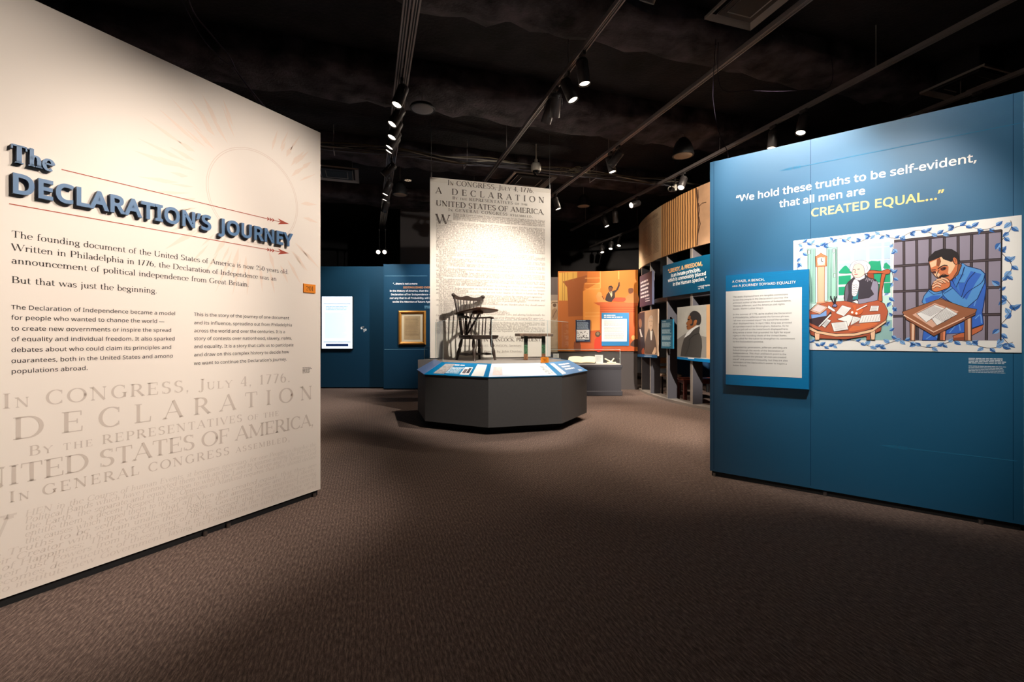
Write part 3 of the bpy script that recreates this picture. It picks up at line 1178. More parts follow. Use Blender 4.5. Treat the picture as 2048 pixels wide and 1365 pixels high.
# tall clock
A.poly([(300, 350), (380, 347), (376, 738), (303, 742)], (242, 190, 158), line=(170, 90, 54), lw=.004)
A.poly([(280, 236), (308, 226), (338, 200), (370, 222), (406, 234), (402, 345), (284, 352)], (222, 136, 96), line=(150, 76, 46), lw=.004)
A.poly([(296, 248), (388, 244), (386, 336), (298, 340)], (244, 200, 172), line=(150, 76, 46), lw=.003)
A.disc((341, 288), 42, (246, 246, 246), ry=42)
A.line([(341, 288), (341, 258)], LINE, .005)
A.line([(341, 288), (362, 296)], LINE, .005)
for j in range(12):
    w = math.pi / 6 * j
    A.line([(341 + 32 * math.cos(w), 288 + 32 * math.sin(w)), (341 + 38 * math.cos(w), 288 + 38 * math.sin(w))], LINE, .003)
A.poly([(292, 738), (420, 728), (420, 745), (292, 752)], (232, 160, 124))
# chair behind the writer
CH = (192, 98, 62)
A.poly([(838, 424), (852, 395), (905, 388), (1000, 396), (1060, 376), (1095, 392), (1085, 424), (1035, 432), (990, 420), (905, 424)], CH, 3, LINE, .004)
A.poly([(1000, 425), (1046, 430), (1022, 520), (1004, 620), (1006, 725), (960, 725), (975, 600), (988, 500)], CH, line=LINE, lw=.004)
A.poly([(848, 424), (912, 424), (918, 490), (840, 470)], (160, 76, 50), line=LINE, lw=.003)
# writer
A.poly([(690, 470), (720, 450), (820, 432), (862, 470), (932, 488), (966, 540), (962, 700), (940, 735), (740, 758), (600, 742), (590, 690), (606, 560), (640, 515)], (66, 60, 70), line=LINE, lw=.004)
A.poly([(902, 505), (955, 510), (966, 560), (957, 715), (880, 742), (748, 758), (742, 705), (860, 690), (916, 650), (880, 590)], (152, 146, 168), line=LINE, lw=.003)
A.poly([(606, 570), (634, 530), (640, 640), (620, 735), (598, 738)], (112, 104, 120))
A.poly([(748, 590), (742, 705), (684, 708), (690, 668), (722, 662)], (54, 142, 146))
A.poly([(712, 482), (756, 522), (746, 600), (722, 668), (680, 664), (676, 600), (680, 530)], (246, 246, 246), 2, (120, 110, 120), .003)
for k in range(5):
    A.line([(684, 545 + k * 24), (700, 556 + k * 24), (716, 545 + k * 24), (738, 556 + k * 23)], (110, 104, 116), .003, 3)
A.poly([(700, 462), (760, 470), (815, 425), (818, 470), (760, 500), (720, 490)], (240, 240, 242), line=(120, 110, 120), lw=.003)
A.poly([(680, 348), (720, 308), (795, 335), (818, 372), (815, 428), (770, 465), (735, 470), (700, 458), (680, 428), (674, 385)], (248, 212, 198), 3, (130, 90, 84), .003)
A.poly([(652, 370), (664, 330), (690, 300), (730, 283), (790, 280), (845, 300), (880, 345), (868, 385), (832, 422), (812, 402), (805, 350), (762, 318), (722, 322), (692, 350), (684, 400), (660, 402)], (234, 234, 240), 3, (130, 124, 134), .003)
A.line([(690, 382), (712, 378)], LINE, .005)
A.line([(736, 376), (762, 374)], LINE, .005)
A.line([(716, 382), (708, 412), (720, 416)], (150, 96, 90), .004)
A.line([(704, 434), (740, 432)], (180, 80, 80), .005)
A.line([(830, 330), (850, 360), (836, 392)], (150, 144, 154), .003, 3)
A.line([(700, 330), (720, 305), (770, 300)], (150, 144, 154), .003, 3)
for k in range(5):
    A.line([(840 + k * 14, 470 + k * 5), (826 + k * 22, 500 + (k % 2) * 14)], (170, 164, 180), .004)
A.poly([(548, 790), (560, 748), (620, 738), (642, 778), (600, 802)], (248, 244, 242), 2, LINE, .003)
A.poly([(640, 770), (700, 722), (742, 722), (742, 782), (690, 792)], (248, 244, 242), 2, LINE, .003)
A.poly([(640, 762), (690, 738), (720, 750), (700, 790), (650, 800)], (246, 206, 190), 2, LINE, .003)
# round table
A.poly([(210, 1038), (300, 1078), (500, 1112), (700, 1108), (860, 1075), (1000, 1002), (992, 1050), (872, 1100), (600, 1142), (330, 1132), (228, 1090)], (172, 88, 62), line=LINE, lw=.003)
for pts in ([(270, 1068), (326, 1082), (322, 1147), (276, 1147)], [(876, 1060), (932, 1040), (926, 1146), (886, 1146)]):
    A.poly(pts, (246, 200, 164), line=LINE, lw=.003)
A.poly([(834, 1104), (876, 1092), (876, 1146), (836, 1146)], (176, 90, 62), line=LINE, lw=.003)
A.poly([(210, 830), (280, 765), (420, 735), (600, 722), (760, 758), (960, 715), (1030, 750), (1070, 835), (1050, 925), (960, 1000), (780, 1062), (600, 1082), (400, 1072), (260, 1020), (210, 985)], (190, 98, 68), line=LINE, lw=.003)
A.poly([(210, 998), (300, 1048), (500, 1082), (700, 1076), (900, 1030), (1042, 935), (1052, 918), (1050, 955), (900, 1062), (700, 1106), (500, 1112), (300, 1078), (210, 1036)], (246, 200, 160), line=LINE, lw=.003)
A.poly([(700, 985), (800, 960), (960, 960), (900, 1000), (760, 1040), (640, 1050)], (222, 120, 74), 2)
# things printed on the table top
A.poly([(214, 920), (400, 890), (450, 830), (456, 860), (310, 1004), (214, 960)], (70, 52, 56))
A.poly([(226, 870), (330, 868), (400, 822), (402, 886), (236, 916)], (130, 168, 226), line=LINE, lw=.003)
A.poly([(216, 830), (300, 752), (416, 790), (330, 868)], (242, 190, 160), line=LINE, lw=.003)
A.poly([(240, 822), (306, 762), (398, 792), (328, 850)], (226, 206, 206), line=LINE, lw=.002)
PAPERS = ([(500, 856), (570, 770), (672, 800), (590, 890)], [(514, 922), (640, 872), (694, 892), (640, 1002), (600, 950)], [(690, 890), (804, 914), (760, 935), (660, 990)],
          [(750, 966), (780, 882), (986, 864), (986, 946)], [(884, 776), (972, 776), (962, 832), (868, 836)], [(420, 768), (498, 824), (482, 842), (414, 800)], [(348, 992), (410, 920), (452, 936), (386, 1016)],
          [(450, 964), (620, 946), (636, 1036), (480, 1056)], [(308, 1002), (438, 866), (456, 876), (326, 1004)])
for pts in PAPERS:
    A.poly(pts, (246, 243, 240), line=LINE, lw=.0025)
    if len(pts) == 4 and pts[0][0] not in (308, 420):
        (ax, ay), (bx, by), (cx_, cy_), (dx, dy2) = pts
        for k in range(1, 8):
            t = k / 8
            A.line([(ax + (dx - ax) * t + (bx - ax) * .12, ay + (dy2 - ay) * t + (by - ay) * .12), (ax + (dx - ax) * t + (bx - ax) * .86, ay + (dy2 - ay) * t + (by - ay) * .86)], (150, 146, 150), .0018)
A.poly([(462, 782), (488, 752), (516, 772), (502, 788)], (120, 130, 180), 2, LINE, .004)
for q in ([(486, 760), (450, 690), (446, 668)], [(490, 755), (484, 700), (486, 672)], [(494, 755), (500, 700), (508, 674)]):
    A.line(q, (40, 34, 40), .007, 3)
A.poly([(680, 775), (725, 770), (720, 815), (800, 812), (770, 870), (690, 875), (665, 850), (700, 820)], (214, 104, 58), 2)
A.disc((680, 848), 13, (248, 246, 242))
A.disc((726, 858), 13, (248, 246, 242))
A.line([(728, 824), (842, 768)], (246, 240, 232), .008)
A.build('writer_scene', ill)

B = Art(RW, (1780, 430, .2125), OFF)
B.poly([(38, 246), (1052, 142), (1040, 1182), (24, 1182)], (150, 141, 158))
BAR = (84, 72, 76)
for x0, y0, x1, y1 in ((130, 240, 136, 1180), (250, 226, 258, 1180), (378, 212, 374, 720), (510, 198, 512, 500), (640, 186, 642, 500), (768, 172, 764, 520), (912, 158, 906, 1180)):
    B.line([(x0, y0), (x1, y1)], (48, 40, 44), .016)
    B.line([(x0, y0), (x1, y1)], BAR, .008)
for x0, y0, x1, y1 in ((38, 486, 1040, 420), (30, 724, 1040, 682), (28, 956, 1040, 938), (38, 250, 1050, 150)):
    B.line([(x0, y0), (x1, y1)], (48, 40, 44), .020)
    B.line([(x0, y0), (x1, y1)], BAR, .011)
B.line([(1050, 142), (1040, 1182)], (40, 34, 36), .008)
BL, BL2 = (62, 110, 206), (92, 156, 222)
NAVY = (26, 44, 92)
B.poly([(590, 1140), (760, 1080), (880, 1035), (866, 1085), (760, 1142), (600, 1166)], (204, 112, 72), line=LINE, lw=.004)
B.poly([(596, 1160), (760, 1140), (760, 1182), (590, 1182)], (150, 80, 56))
B.poly([(560, 620), (680, 452), (722, 482), (852, 516), (895, 556), (904, 690), (880, 850), (866, 920), (880, 1030), (770, 1068), (690, 1110), (530, 1122), (520, 1182), (302, 1182), (316, 1090), (560, 1000), (700, 880), (480, 780), (482, 700)], BL, line=NAVY, lw=.004)
B.poly([(440, 1182), (450, 1130), (470, 1115), (470, 1182)], (30, 28, 40))
for q in ([(340, 1170), (420, 1120), (440, 1160)], [(560, 1110), (640, 1020), (660, 1090)], [(800, 980), (850, 940), (860, 1020)], [(790, 860), (840, 700), (870, 640)]):
    B.line(q, (110, 165, 230), .006, 3)
B.poly([(600, 560), (680, 454), (722, 484), (850, 516), (892, 556), (890, 640), (822, 790), (722, 876), (642, 866), (540, 802), (482, 742), (572, 672), (672, 776), (722, 640), (640, 640)], BL2, line=NAVY, lw=.004)
B.poly([(760, 530), (700, 640), (680, 770), (720, 800), (800, 650), (860, 560)], BL)
B.poly([(640, 560), (600, 650), (660, 740), (640, 640), (700, 560)], (74, 134, 212))
B.line([(892, 560), (860, 640), (740, 720), (684, 790)], NAVY, .004, 4)
B.line([(672, 776), (690, 720), (730, 620), (800, 540)], NAVY, .004, 4)
B.line([(600, 560), (575, 600), (620, 684), (680, 560), (700, 490)], NAVY, .005)
B.poly([(368, 704), (420, 726), (484, 716), (500, 760), (462, 792), (330, 846), (300, 822), (320, 762)], BL2, line=NAVY, lw=.004)
B.poly([(330, 790), (400, 760), (480, 760), (450, 792), (340, 832)], BL)
B.line([(360, 715), (410, 752), (484, 735)], NAVY, .004)
B.line([(470, 690), (510, 740), (590, 690)], NAVY, .004)
SK, SKL, SKD = (222, 128, 84), (250, 208, 168), (150, 88, 60)
B.poly([(640, 460), (674, 474), (640, 560), (570, 626), (560, 590), (612, 540)], SKD, line=LINE, lw=.004)
B.poly([(364, 442), (482, 394), (590, 436), (640, 462), (634, 530), (590, 600), (545, 632), (470, 610), (426, 582), (384, 530)], SK, line=LINE, lw=.004)
B.poly([(372, 452), (440, 420), (432, 480), (386, 500)], SKL)
B.poly([(470, 404), (500, 405), (588, 446), (612, 470), (596, 512), (560, 560), (545, 545), (550, 490), (510, 470), (462, 490), (480, 440)], SKL, 2)
B.poly([(400, 540), (432, 530), (470, 560), (460, 590), (430, 580)], SKL)
B.poly([(440, 425), (466, 405), (480, 440), (462, 490), (440, 480)], SKD)
B.line([(450, 510), (500, 478), (540, 480)], LINE, .007, 3)
B.line([(388, 522), (430, 518)], LINE, .006)
B.poly([(474, 506), (510, 490), (532, 502), (508, 524), (480, 524)], (96, 52, 44), 2)
B.poly([(394, 536), (428, 530), (432, 552), (406, 552)], (96, 52, 44), 2)
B.disc((510, 508), 9, (34, 26, 28))
B.line([(462, 520), (438, 566), (456, 590), (500, 560), (540, 572)], LINE, .004, 3)
B.poly([(456, 592), (482, 570), (545, 568), (552, 578), (500, 590)], (40, 32, 34), 2)
B.poly([(356, 442), (360, 404), (420, 345), (500, 318), (580, 324), (640, 360), (660, 438), (640, 470), (634, 440), (612, 402), (590, 418), (578, 446), (500, 418), (482, 394), (400, 430)], (46, 40, 42), 0)
B.poly([(588, 412), (606, 400), (628, 418), (636, 462), (612, 466), (598, 448)], SK, 2, LINE, .004)
B.line([(604, 414), (618, 428), (608, 446)], SKD, .004, 3)
B.poly([(390, 690), (400, 650), (440, 606), (490, 592), (540, 600), (566, 640), (556, 682), (502, 706), (440, 726), (400, 716)], SK, 2, LINE, .004)
for k, q in enumerate(([(400, 668), (440, 640), (480, 660)], [(410, 640), (450, 620), (500, 640)], [(436, 612), (480, 612), (520, 640)], [(480, 596), (520, 606), (552, 634)], [(400, 692), (440, 668), (476, 680)])):
    B.line(q, (246, 196, 160), .010, 3)
    B.line([(x, y + 10) for x, y in q], LINE, .003, 3)
# desk
DK = (166, 106, 76)
B.poly([(185, 985), (240, 1015), (236, 1182), (190, 1182)], DK, line=LINE, lw=.004)
B.poly([(206, 1010), (228, 1015), (224, 1182), (204, 1182)], (244, 206, 176))
B.poly([(700, 990), (766, 950), (766, 1182), (700, 1182)], DK, line=LINE, lw=.004)
B.poly([(730, 975), (756, 962), (756, 1182), (734, 1182)], (240, 196, 160))
B.poly([(470, 1110), (522, 1090), (518, 1182), (468, 1182)], (178, 104, 72), line=LINE, lw=.004)
B.poly([(500, 1100), (520, 1092), (516, 1182), (498, 1182)], (240, 150, 110))
B.poly([(124, 934), (410, 1096), (802, 906), (802, 942), (412, 1142), (152, 986)], (146, 88, 62), line=LINE, lw=.004)
B.poly([(114, 914), (470, 790), (700, 870), (816, 890), (800, 926), (410, 1102), (124, 936)], DK, line=LINE, lw=.004)
B.line([(130, 945), (410, 1104), (700, 968)], (250, 206, 178), .008)
B.poly([(210, 942), (420, 832), (644, 912), (400, 1062)], (232, 182, 158), 0)
for pts in ([(250, 932), (420, 846), (532, 890), (340, 1012)], [(390, 980), (530, 870), (636, 935), (442, 1042)]):
    B.poly(pts, (248, 246, 244), line=LINE, lw=.003)
    (ax, ay), (bx, by), (cx_, cy_), (dx, dy2) = pts
    for k in range(1, 11):
        t = k / 11.5
        B.line([(bx + (cx_ - bx) * t + (ax - bx) * .1, by + (cy_ - by) * t + (ay - by) * .1), (bx + (cx_ - bx) * t + (ax - bx) * .84, by + (cy_ - by) * t + (ay - by) * .84)], (120, 112, 114), .0018)
B.build('cell_scene', ill)

# vine border
V = Art(RW, None, OFF)
LB, DBL = (128, 174, 226), (52, 104, 176)


def leaf(x, y, a, L):
    V.off = OFF + .0004
    w = L * .30
    e, p = (math.cos(a), math.sin(a)), (-math.sin(a), math.cos(a))
    f = lambda u, v: (x + e[0] * u + p[0] * v, y + e[1] * u + p[1] * v)
    V.poly([f(0, 0), f(L * .3, w), f(L * .62, w * .85), f(L, 0)], LB)
    V.poly([f(0, 0), f(L, 0), f(L * .62, -w * .85), f(L * .3, -w)], DBL if RND.random() < .75 else LB)
    V.line([f(0, 0), f(L * .95, 0)], (34, 44, 70), .002)


def vine(a, b, amp, waves, n, L, c=None):
    """two intertwined stems from a to b with leaves"""
    dx, dy = b[0] - a[0], b[1] - a[1]
    D = math.hypot(dx, dy)
    e, p = (dx / D, dy / D), (-dy / D, dx / D)
    pos = lambda t, s: (a[0] + dx * t + p[0] * s, a[1] + dy * t + p[1] * s)
    ph = RND.uniform(0, 1)
    f = lambda t, k: amp * math.sin(2 * math.pi * (waves * t) + ph + k * math.pi)
    V.off = OFF
    V.line([pos(j / 60, f(j / 60, 0)) for j in range(61)], (58, 44, 44), .003)
    base = math.atan2(dy, dx)
    for i in range(n):
        t = (i + .3) / n
        q = pos(t, f(t, 0))
        sg = 1 if i % 2 else -1
        leaf(q[0], q[1], base + sg * RND.uniform(.45, .95) + (math.pi if RND.random() < .35 else 0), L * RND.uniform(.8, 1.1))


w_ = sb - sa
hgt = tt - tb2
il, ir = RW.at(1786, 600)[0], RW.at(2000, 600)[0]
vine((sa + .03, tt - .045), (sb - .10, tt - .05), .022, 5, 40, .044)
vine((sa + .03, tb2 + .055), (sb - .04, tb2 + .055), .026, 4, 42, .044)
vine((sb - .075, tt - .03), (sb - .075, tb2 + .04), .03, 3, 26, .05)
vine((sa + .05, tt - .06), (sa + .05, tb2 + .06), .022, 3, 20, .044)
vine((il - .012, tt - .10), (il - .012, tb2 + .09), .014, 3, 20, .042)
V.build('vine_border', ill)

# ------------------------------------------------------------------ text panel standing off the blue partition
IP = Plane(RW.pt(0, 0, .055), RW.u, RW.n)
a, b = IP.at(1451.6, 770), IP.at(1617.7, 538.5)
zt = (IP.at(1451.6, 551)[1] + b[1]) / 2
zb = (IP.at(1617.7, 779)[1] + a[1]) / 2
info = thing('text_panel', 'bright blue text panel about a chair and a bench on the deep blue partition', 'sign', RW.pt((a[0] + b[0]) / 2, zb))
board(RW, a[0], b[0], zb, zt, .05, mat('cerulean_print', (0, 124, 184), .45), 'board', info, .005)
q = Print(IP, .0006)
for i in range(26):
    y = zt - .02 - i * (zt - zb) / 26.5
    for (u0, u1) in (((a[0] + .01, b[0] - .01),) if (i < 5 or i > 23) else ((b[0] - .055, b[0] - .004),)):
        for k in range(2):
            s0 = u0 + rr.uniform(0, .05) * (1 if i < 5 or i > 23 else .2)
            q.bars(s0, u1, y - k * .012, .004, rr, .5)
q.build('ghost_lettering', ink((16, 138, 196)), info)
w0, w1 = IP.at(1451.6, 749.7), IP.at(1603.8, 574.6)
wt = (IP.at(1451.6, 583.6)[1] + w1[1]) / 2
wb = (IP.at(1603.8, 755.9)[1] + w0[1]) / 2
q = Print(IP, .0012)
q.poly([(w0[0] + .001, wb), (w1[0], wb), (w1[0], wt), (w0[0] + .001, wt)])
q.build('white_field', mat('white_print', (244, 242, 238), .5), info)
cr = lambda x, y: (1440 + x * .19038, 530 + y * .19048)
q = Print(IP, .002)
q.fit([('A CHAIR, A BENCH,', *cr(128, 188), *cr(470, 168)), ('and A JOURNEY TOWARD EQUALITY', *cr(128, 236), *cr(797, 194))], SANS_B, .3, .72)
q.build('heading', WHITE, info)
q = Print(IP, .002)
SM = ('sans', 0.0, 1)
L1 = ['The seats displayed here are tangible connections', 'to two key people in the Declaration\u2019s journey: the', 'principal author of the Declaration of Independence,', 'Thomas Jefferson, and the American civil rights', 'leader, Martin Luther King Jr.', None,
      'In the summer of 1776, as he drafted the Declaration', 'in Philadelphia, Jefferson wrote the famous phrase,', '\u201call men are created equal.\u201d He owned the wooden', 'chair displayed here. In April 1963, King was arrested', 'at a protest march in Birmingham, Alabama. As he',
      'sat in a jail cell on the metal bench displayed here,', 'King wrote a letter that grounded his fight for equal', 'rights in the founding ideals of the United States.', 'King called for the nation to strengthen its commitment', 'to the Declaration\u2019s promise.', None,
      'Separated by generations, Jefferson and King are', 'linked through the words of the Declaration of', 'Independence. This chair and bench point to the', 'conflict between the phrase \u201call men are created', 'equal\u201d and persistent inequality, but they are also', 'reminders of the Declaration\u2019s power to inspire a', 'better future.']
s0 = IP.at(*cr(136, 340))[0]
s1 = IP.at(*cr(788, 776))[0]
tA, tB = IP.at(*cr(136, 346))[1], IP.at(*cr(136, 1062))[1]
wref = layout(L1[14], SM)[0]
n_units = sum(1 if t else .85 for t in L1) - 1
y = tA
for t in L1:
    if t:
        q.add(t, SM, s0, y, (s1 - s0) / wref * 100, None)
        y -= (tA - tB) / n_units
    else:
        y -= (tA - tB) / n_units * .85
q.build('body_lettering', ink((84, 78, 78)), info)

# ------------------------------------------------------------------ blue walls at the back, left of the banner
M_NAVY = mat('navy_print', (18, 62, 88), 0.55, spec=0.3)
D1, D2 = 11.75, 11.45
px = lambda x, d: (x - CX) / FPX * d
xl, xr = px(540, D1), px(737, D1)
slab('wall_back', xl - 1.5, px(768, D1), D1, D1 + .3, .03, 3.1, M_NAVY, 'navy wall far behind with a glowing white screen', 'wall')
slab('wall_quote', px(767, D2), -1.0, D2, D2 + .25, .03, 3.11, M_NAVY, 'navy wall with a white quotation, left behind the hanging banner', 'wall')
# darker reveal beside the quotation wall
RV = Plane((0, D1, 0), (1, 0, 0), (0, -1, 0))
W1 = RV
a, b = W1.at(645.5, 697.5), W1.at(706, 594)
scr = thing('display_screen', 'upright glowing white touch screen on the navy wall', 'screen', W1.pt((a[0] + b[0]) / 2, a[1]))
board(W1, a[0] - .012, b[0] + .012, a[1] - .012, b[1] + .012, .045, M_BLACK, 'bezel', scr, .005)
q = Print(W1, .052)
q.poly([(a[0], a[1]), (b[0], a[1]), (b[0], b[1]), (a[0], b[1])])
q.build('lit_panel', mat('screen_glow', (222, 238, 255), .4, emit=1.5), scr)
q = Print(W1, .0525)
mg = .05
q.poly([(a[0] + mg, a[1] + .18), (b[0] - mg, a[1] + .18), (b[0] - mg, b[1] - .19), (a[0] + mg, b[1] - .19)])
q.build('page_image', mat('screen_page', (206, 230, 250), .4, emit=1.25), scr)
q = Print(W1, .053)
for i in range(26):
    q.bars(a[0] + .08, b[0] - .08, b[1] - .42 - i * .025, .007, rr, .2)
for i in range(3):
    q.bars(a[0] + .1, b[0] - .1, b[1] - .26 - i * .04, .018, rr, .1)
q.build('page_lettering', mat('screen_text', (164, 196, 222), .4, emit=.8), scr)
q = Print(W1, .0535)
for y in (b[1] - .18, a[1] + .17):
    q.stroke([(a[0] + .04, y), (b[0] - .04, y)], .012)
q.build('rule_trim', mat('screen_navy', (12, 40, 100), .4, emit=.25), scr)
q = Print(W1, .0535)
q.poly([(a[0] + .10, a[1] + .06), (b[0] - .10, a[1] + .06), (b[0] - .10, a[1] + .12), (a[0] + .10, a[1] + .12)])
q.build('caption_bar', mat('screen_navy', (12, 40, 100), .4, emit=.25), scr)
# sign-language symbol printed beside the screen
q = Print(W1, .001)
for sg, ox, oy in ((1, 723.5, 656.5), (-1, 731, 660)):
    c = W1.at(ox, oy)
    S = .055
    for k in range(4):
        an = math.radians(30 + (18 - 12 * k)) * 1 + (0 if sg > 0 else math.pi)
        e = (math.cos(an), math.sin(an))
        o = (c[0] + sg * (.006), c[1] + (k - 1.5) * .014)
        q.stroke([o, (o[0] + e[0] * S, o[1] + e[1] * S)], .011)
    q.poly([(c[0] + .032 * math.cos(w), c[1] + .032 * math.sin(w)) for w in [2 * math.pi * j / 10 for j in range(10)]])
q.build('signing_hands_symbol', ink((228, 232, 234)), bpy.data.objects['wall_back'])
W2 = Plane((0, D2, 0), (1, 0, 0), (0, -1, 0))
cr5 = lambda x, y: (620 + x * .2345, 480 + y * .2345)
q = Print(W2, .001)
q.fit([('\u201c...there is not a more', *cr5(708, 380), *cr5(916, 384)), ('In the History of America, than the', *cr5(680, 438), *cr5(1010, 446)), ('Declaration of her Independence \u2014', *cr5(690, 470), *cr5(1032, 476)),
       ('nor any that in all Probability, will so', *cr5(680, 500), *cr5(1040, 508)), ('excite the Attention of future Ages.\u201d', *cr5(704, 530), *cr5(1046, 540))], ('sans', 2.4, 1))
q.build('quotation_lettering', WHITE, bpy.data.objects['wall_quote'])
q = Print(W2, .001)
q.fit([('DISTINGUISHED EVENT', *cr5(795, 412), *cr5(1042, 416))], ('sans', 2.0, 1))
q.build('emphasised_lettering', ink((240, 160, 100)), bpy.data.objects['wall_quote'])
q = Print(W2, .001)
for i in range(2):
    c, d = W2.at(*cr5(976, 570 + i * 14)), W2.at(*cr5(1060, 570 + i * 14))
    q.bars(c[0], d[0], c[1], .02, rr)
for y in (308, 935):
    c, d = W2.at(*cr5(636, y)), W2.at(*cr5(1000, y))
    q.stroke([(c[0], c[1]), (d[0], c[1])], .006)
q.build('fine_lines', ink((120, 168, 190)), bpy.data.objects['wall_quote'])

# framed document
a, b = W2.at(797.5, 690), W2.at(852, 622)
fr = thing('picture_frame', 'old document in a gold frame on the navy wall under the quotation', 'picture', W2.pt((a[0] + b[0]) / 2, a[1]))
M_GOLD = mat('gilt_wood', (206, 142, 62), .4, .35, noise=.12, nscale=9)
mb = MB()
for (o0, o1, d0, d1) in ((0, .035, .03, .055), (.035, .075, .055, .022)):
    ra = [(a[0] + o0, a[1] + o0), (b[0] - o0, a[1] + o0), (b[0] - o0, b[1] - o0), (a[0] + o0, b[1] - o0)]
    rb = [(a[0] + o1, a[1] + o1), (b[0] - o1, a[1] + o1), (b[0] - o1, b[1] - o1), (a[0] + o1, b[1] - o1)]
    for i in range(4):
        j = (i + 1) % 4
        mb.face([W2.pt(*ra[i], d0), W2.pt(*ra[j], d0), W2.pt(*rb[j], d1), W2.pt(*rb[i], d1)], M_GOLD)
        if o0 == 0:
            mb.face([W2.pt(*ra[i], .001), W2.pt(*ra[j], .001), W2.pt(*ra[j], d0), W2.pt(*ra[i], d0)], M_GOLD)
mb.build('frame', fr)
board(W2, a[0] + .06, b[0] - .06, a[1] + .06, b[1] - .06, .012, mat('cream_mat', (246, 224, 184), .7), 'mat', fr, .002)
g = .06 + (b[0] - a[0]) * .115
board(W2, a[0] + g, b[0] - g, a[1] + g * .95, b[1] - g * .95, .003, mat('aged_paper', (206, 172, 126), .8, noise=.12, nscale=6), 'document', fr, .0142)
q = Print(W2, .0178)
for i in range(20):
    q.bars(a[0] + g + .03, b[0] - g - .03, b[1] - g - .06 - i * .022, .006, rr, .15)
q.build('handwriting', ink((150, 118, 80)), fr)


# ------------------------------------------------------------------ octagonal plinth
OC = Vector((-.18, 7.466, 0))
OR = 1.372
FU = Vector((.956, .292, 0)).normalized()               # along the front face
FN = Vector((FU.y, -FU.x, 0))                            # out of the front face, towards the viewer


def ov(k, r, z=0.0):
    w = math.radians(-95.5 + 45 * k)
    return Vector((OC.x + r * math.cos(w), OC.y + r * math.sin(w), z))


PL0, PL1, DECK = .105, .768, .93
RI = OR * .80
plinth = thing('octagonal_plinth', 'dark grey octagonal plinth with slanted blue reading rails under the chair and bench', 'plinth', OC)
M_PL = mat('plinth_grey', (74, 72, 72), .6, noise=.05, nscale=40)
mb = MB()
mb.prism([ov(k, OR, PL0) for k in range(8)], (0, 0, PL1 - PL0), M_PL)
mb.build('base', plinth)
mb = MB()
mb.prism([ov(k, OR * .86, 0) for k in range(8)], (0, 0, PL0), M_BLACK)
mb.build('toe_kick', plinth)
mb = MB()
ring = [ov(k, RI, PL1 - .0) for k in (6, 7, 8, 9, 10, 11)] + [ov(k, OR, PL1) for k in (11, 12, 13, 14)]
mb.prism(ring, (0, 0, DECK - PL1), mat('deck_grey', (136, 126, 120), .65))
mb.build('deck', plinth)
M_CER = mat('rail_blue', (0, 120, 176), .32, spec=.5)
M_GLARE_PALE = mat('rail_glare_pale', (214, 222, 236), .32)
M_GLARE_LIL = mat('rail_glare_blue', (112, 140, 196), .32)  # lamp glare on the leftmost rail, painted into its blue
M_PIC = mat('grey_photo', (176, 170, 168), .5, noise=.35, nscale=18)


def rail_plane(k):
    a, b = ov(k, OR * 1.012, PL1 + .004), ov(k + 1, OR * 1.012, PL1 + .004)
    c, d = ov(k, RI, DECK + .006), ov(k + 1, RI, DECK + .006)
    u = (b - a).normalized()
    v = ((c + d) / 2 - (a + b) / 2).normalized()
    n = u.cross(v).normalized()
    return (a, b, c, d), Plane((a + b) / 2, u, n, v)


rails = {}
for k, m in ((6, M_GLARE_LIL), (7, M_CER), (8, M_CER), (9, M_CER), (10, M_CER)):
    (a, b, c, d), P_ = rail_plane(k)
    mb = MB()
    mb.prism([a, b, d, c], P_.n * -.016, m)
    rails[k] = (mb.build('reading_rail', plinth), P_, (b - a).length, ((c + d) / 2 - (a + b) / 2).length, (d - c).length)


def rect(P_, L, H, Lt, u0, u1, v0, v1, off=.0015):
    """rectangle on a rail in 0..1 fractions, sides following the taper"""
    q = Print(P_, off)
    f = lambda u, v: ((u - .5) * (L + (Lt - L) * v), v * H)
    q.poly([f(u0, v0), f(u1, v0), f(u1, v1), f(u0, v1)])
    return q, f


def rail_item(k, u0, u1, v0, v1, m, name, off=.0015):
    o, P_, L, H, Lt = rails[k]
    q, f = rect(P_, L, H, Lt, u0, u1, v0, v1, off)
    return q.build(name, m, o)


def rail_text(k, u0, u1, v0, n, dv, h, m, name, ragged=.15, off=.0018):
    o, P_, L, H, Lt = rails[k]
    q = Print(P_, off)
    for i in range(n):
        v = v0 - i * dv
        x = lambda u: (u - .5) * (L + (Lt - L) * v)
        q.bars(x(u0), x(u1), v * H, h, rr, ragged)
    return q.build(name, m, o)


W_PRINT = mat('white_print', (244, 242, 238), .5)
rail_item(7, .12, .32, .10, .88, M_PIC, 'photograph')
rail_item(7, .30, .545, .10, .66, mat('rail_mid_blue', (40, 134, 180), .4), 'text_field')
rail_text(7, .31, .55, .60, 6, .085, .012, WHITE, 'caption_text')
rail_text(7, .33, .52, .76, 1, .1, .026, WHITE, 'caption_heading', 0)
rail_item(7, .555, .70, .10, .68, W_PRINT, 'small_drawing')
rail_item(7, .575, .63, .2, .52, mat('drawing_grey', (120, 108, 112), .6), 'drawing_figure', .0022)
rail_item(7, .64, .685, .22, .60, mat('drawing_dark', (60, 56, 66), .6), 'drawing_door', .0022)
rail_item(7, .745, .93, .04, .90, W_PRINT, 'white_card', .0025)
rail_item(8, .004, .925, .02, .985, M_GLARE_PALE, 'pale_glare_panel')  # glare off the front rail, painted as a pale panel over the blue
rail_item(8, .19, .80, .14, .74, W_PRINT, 'letter_facsimile', .0022)
rail_item(8, .05, .18, .12, .74, mat('sepia_photo', (226, 206, 202), .5, noise=.2, nscale=14), 'faded_portrait', .0022)
rail_item(8, .79, .90, .12, .74, mat('ink_drawing', (190, 196, 200), .5, noise=.5, nscale=22), 'ink_drawing', .0024)
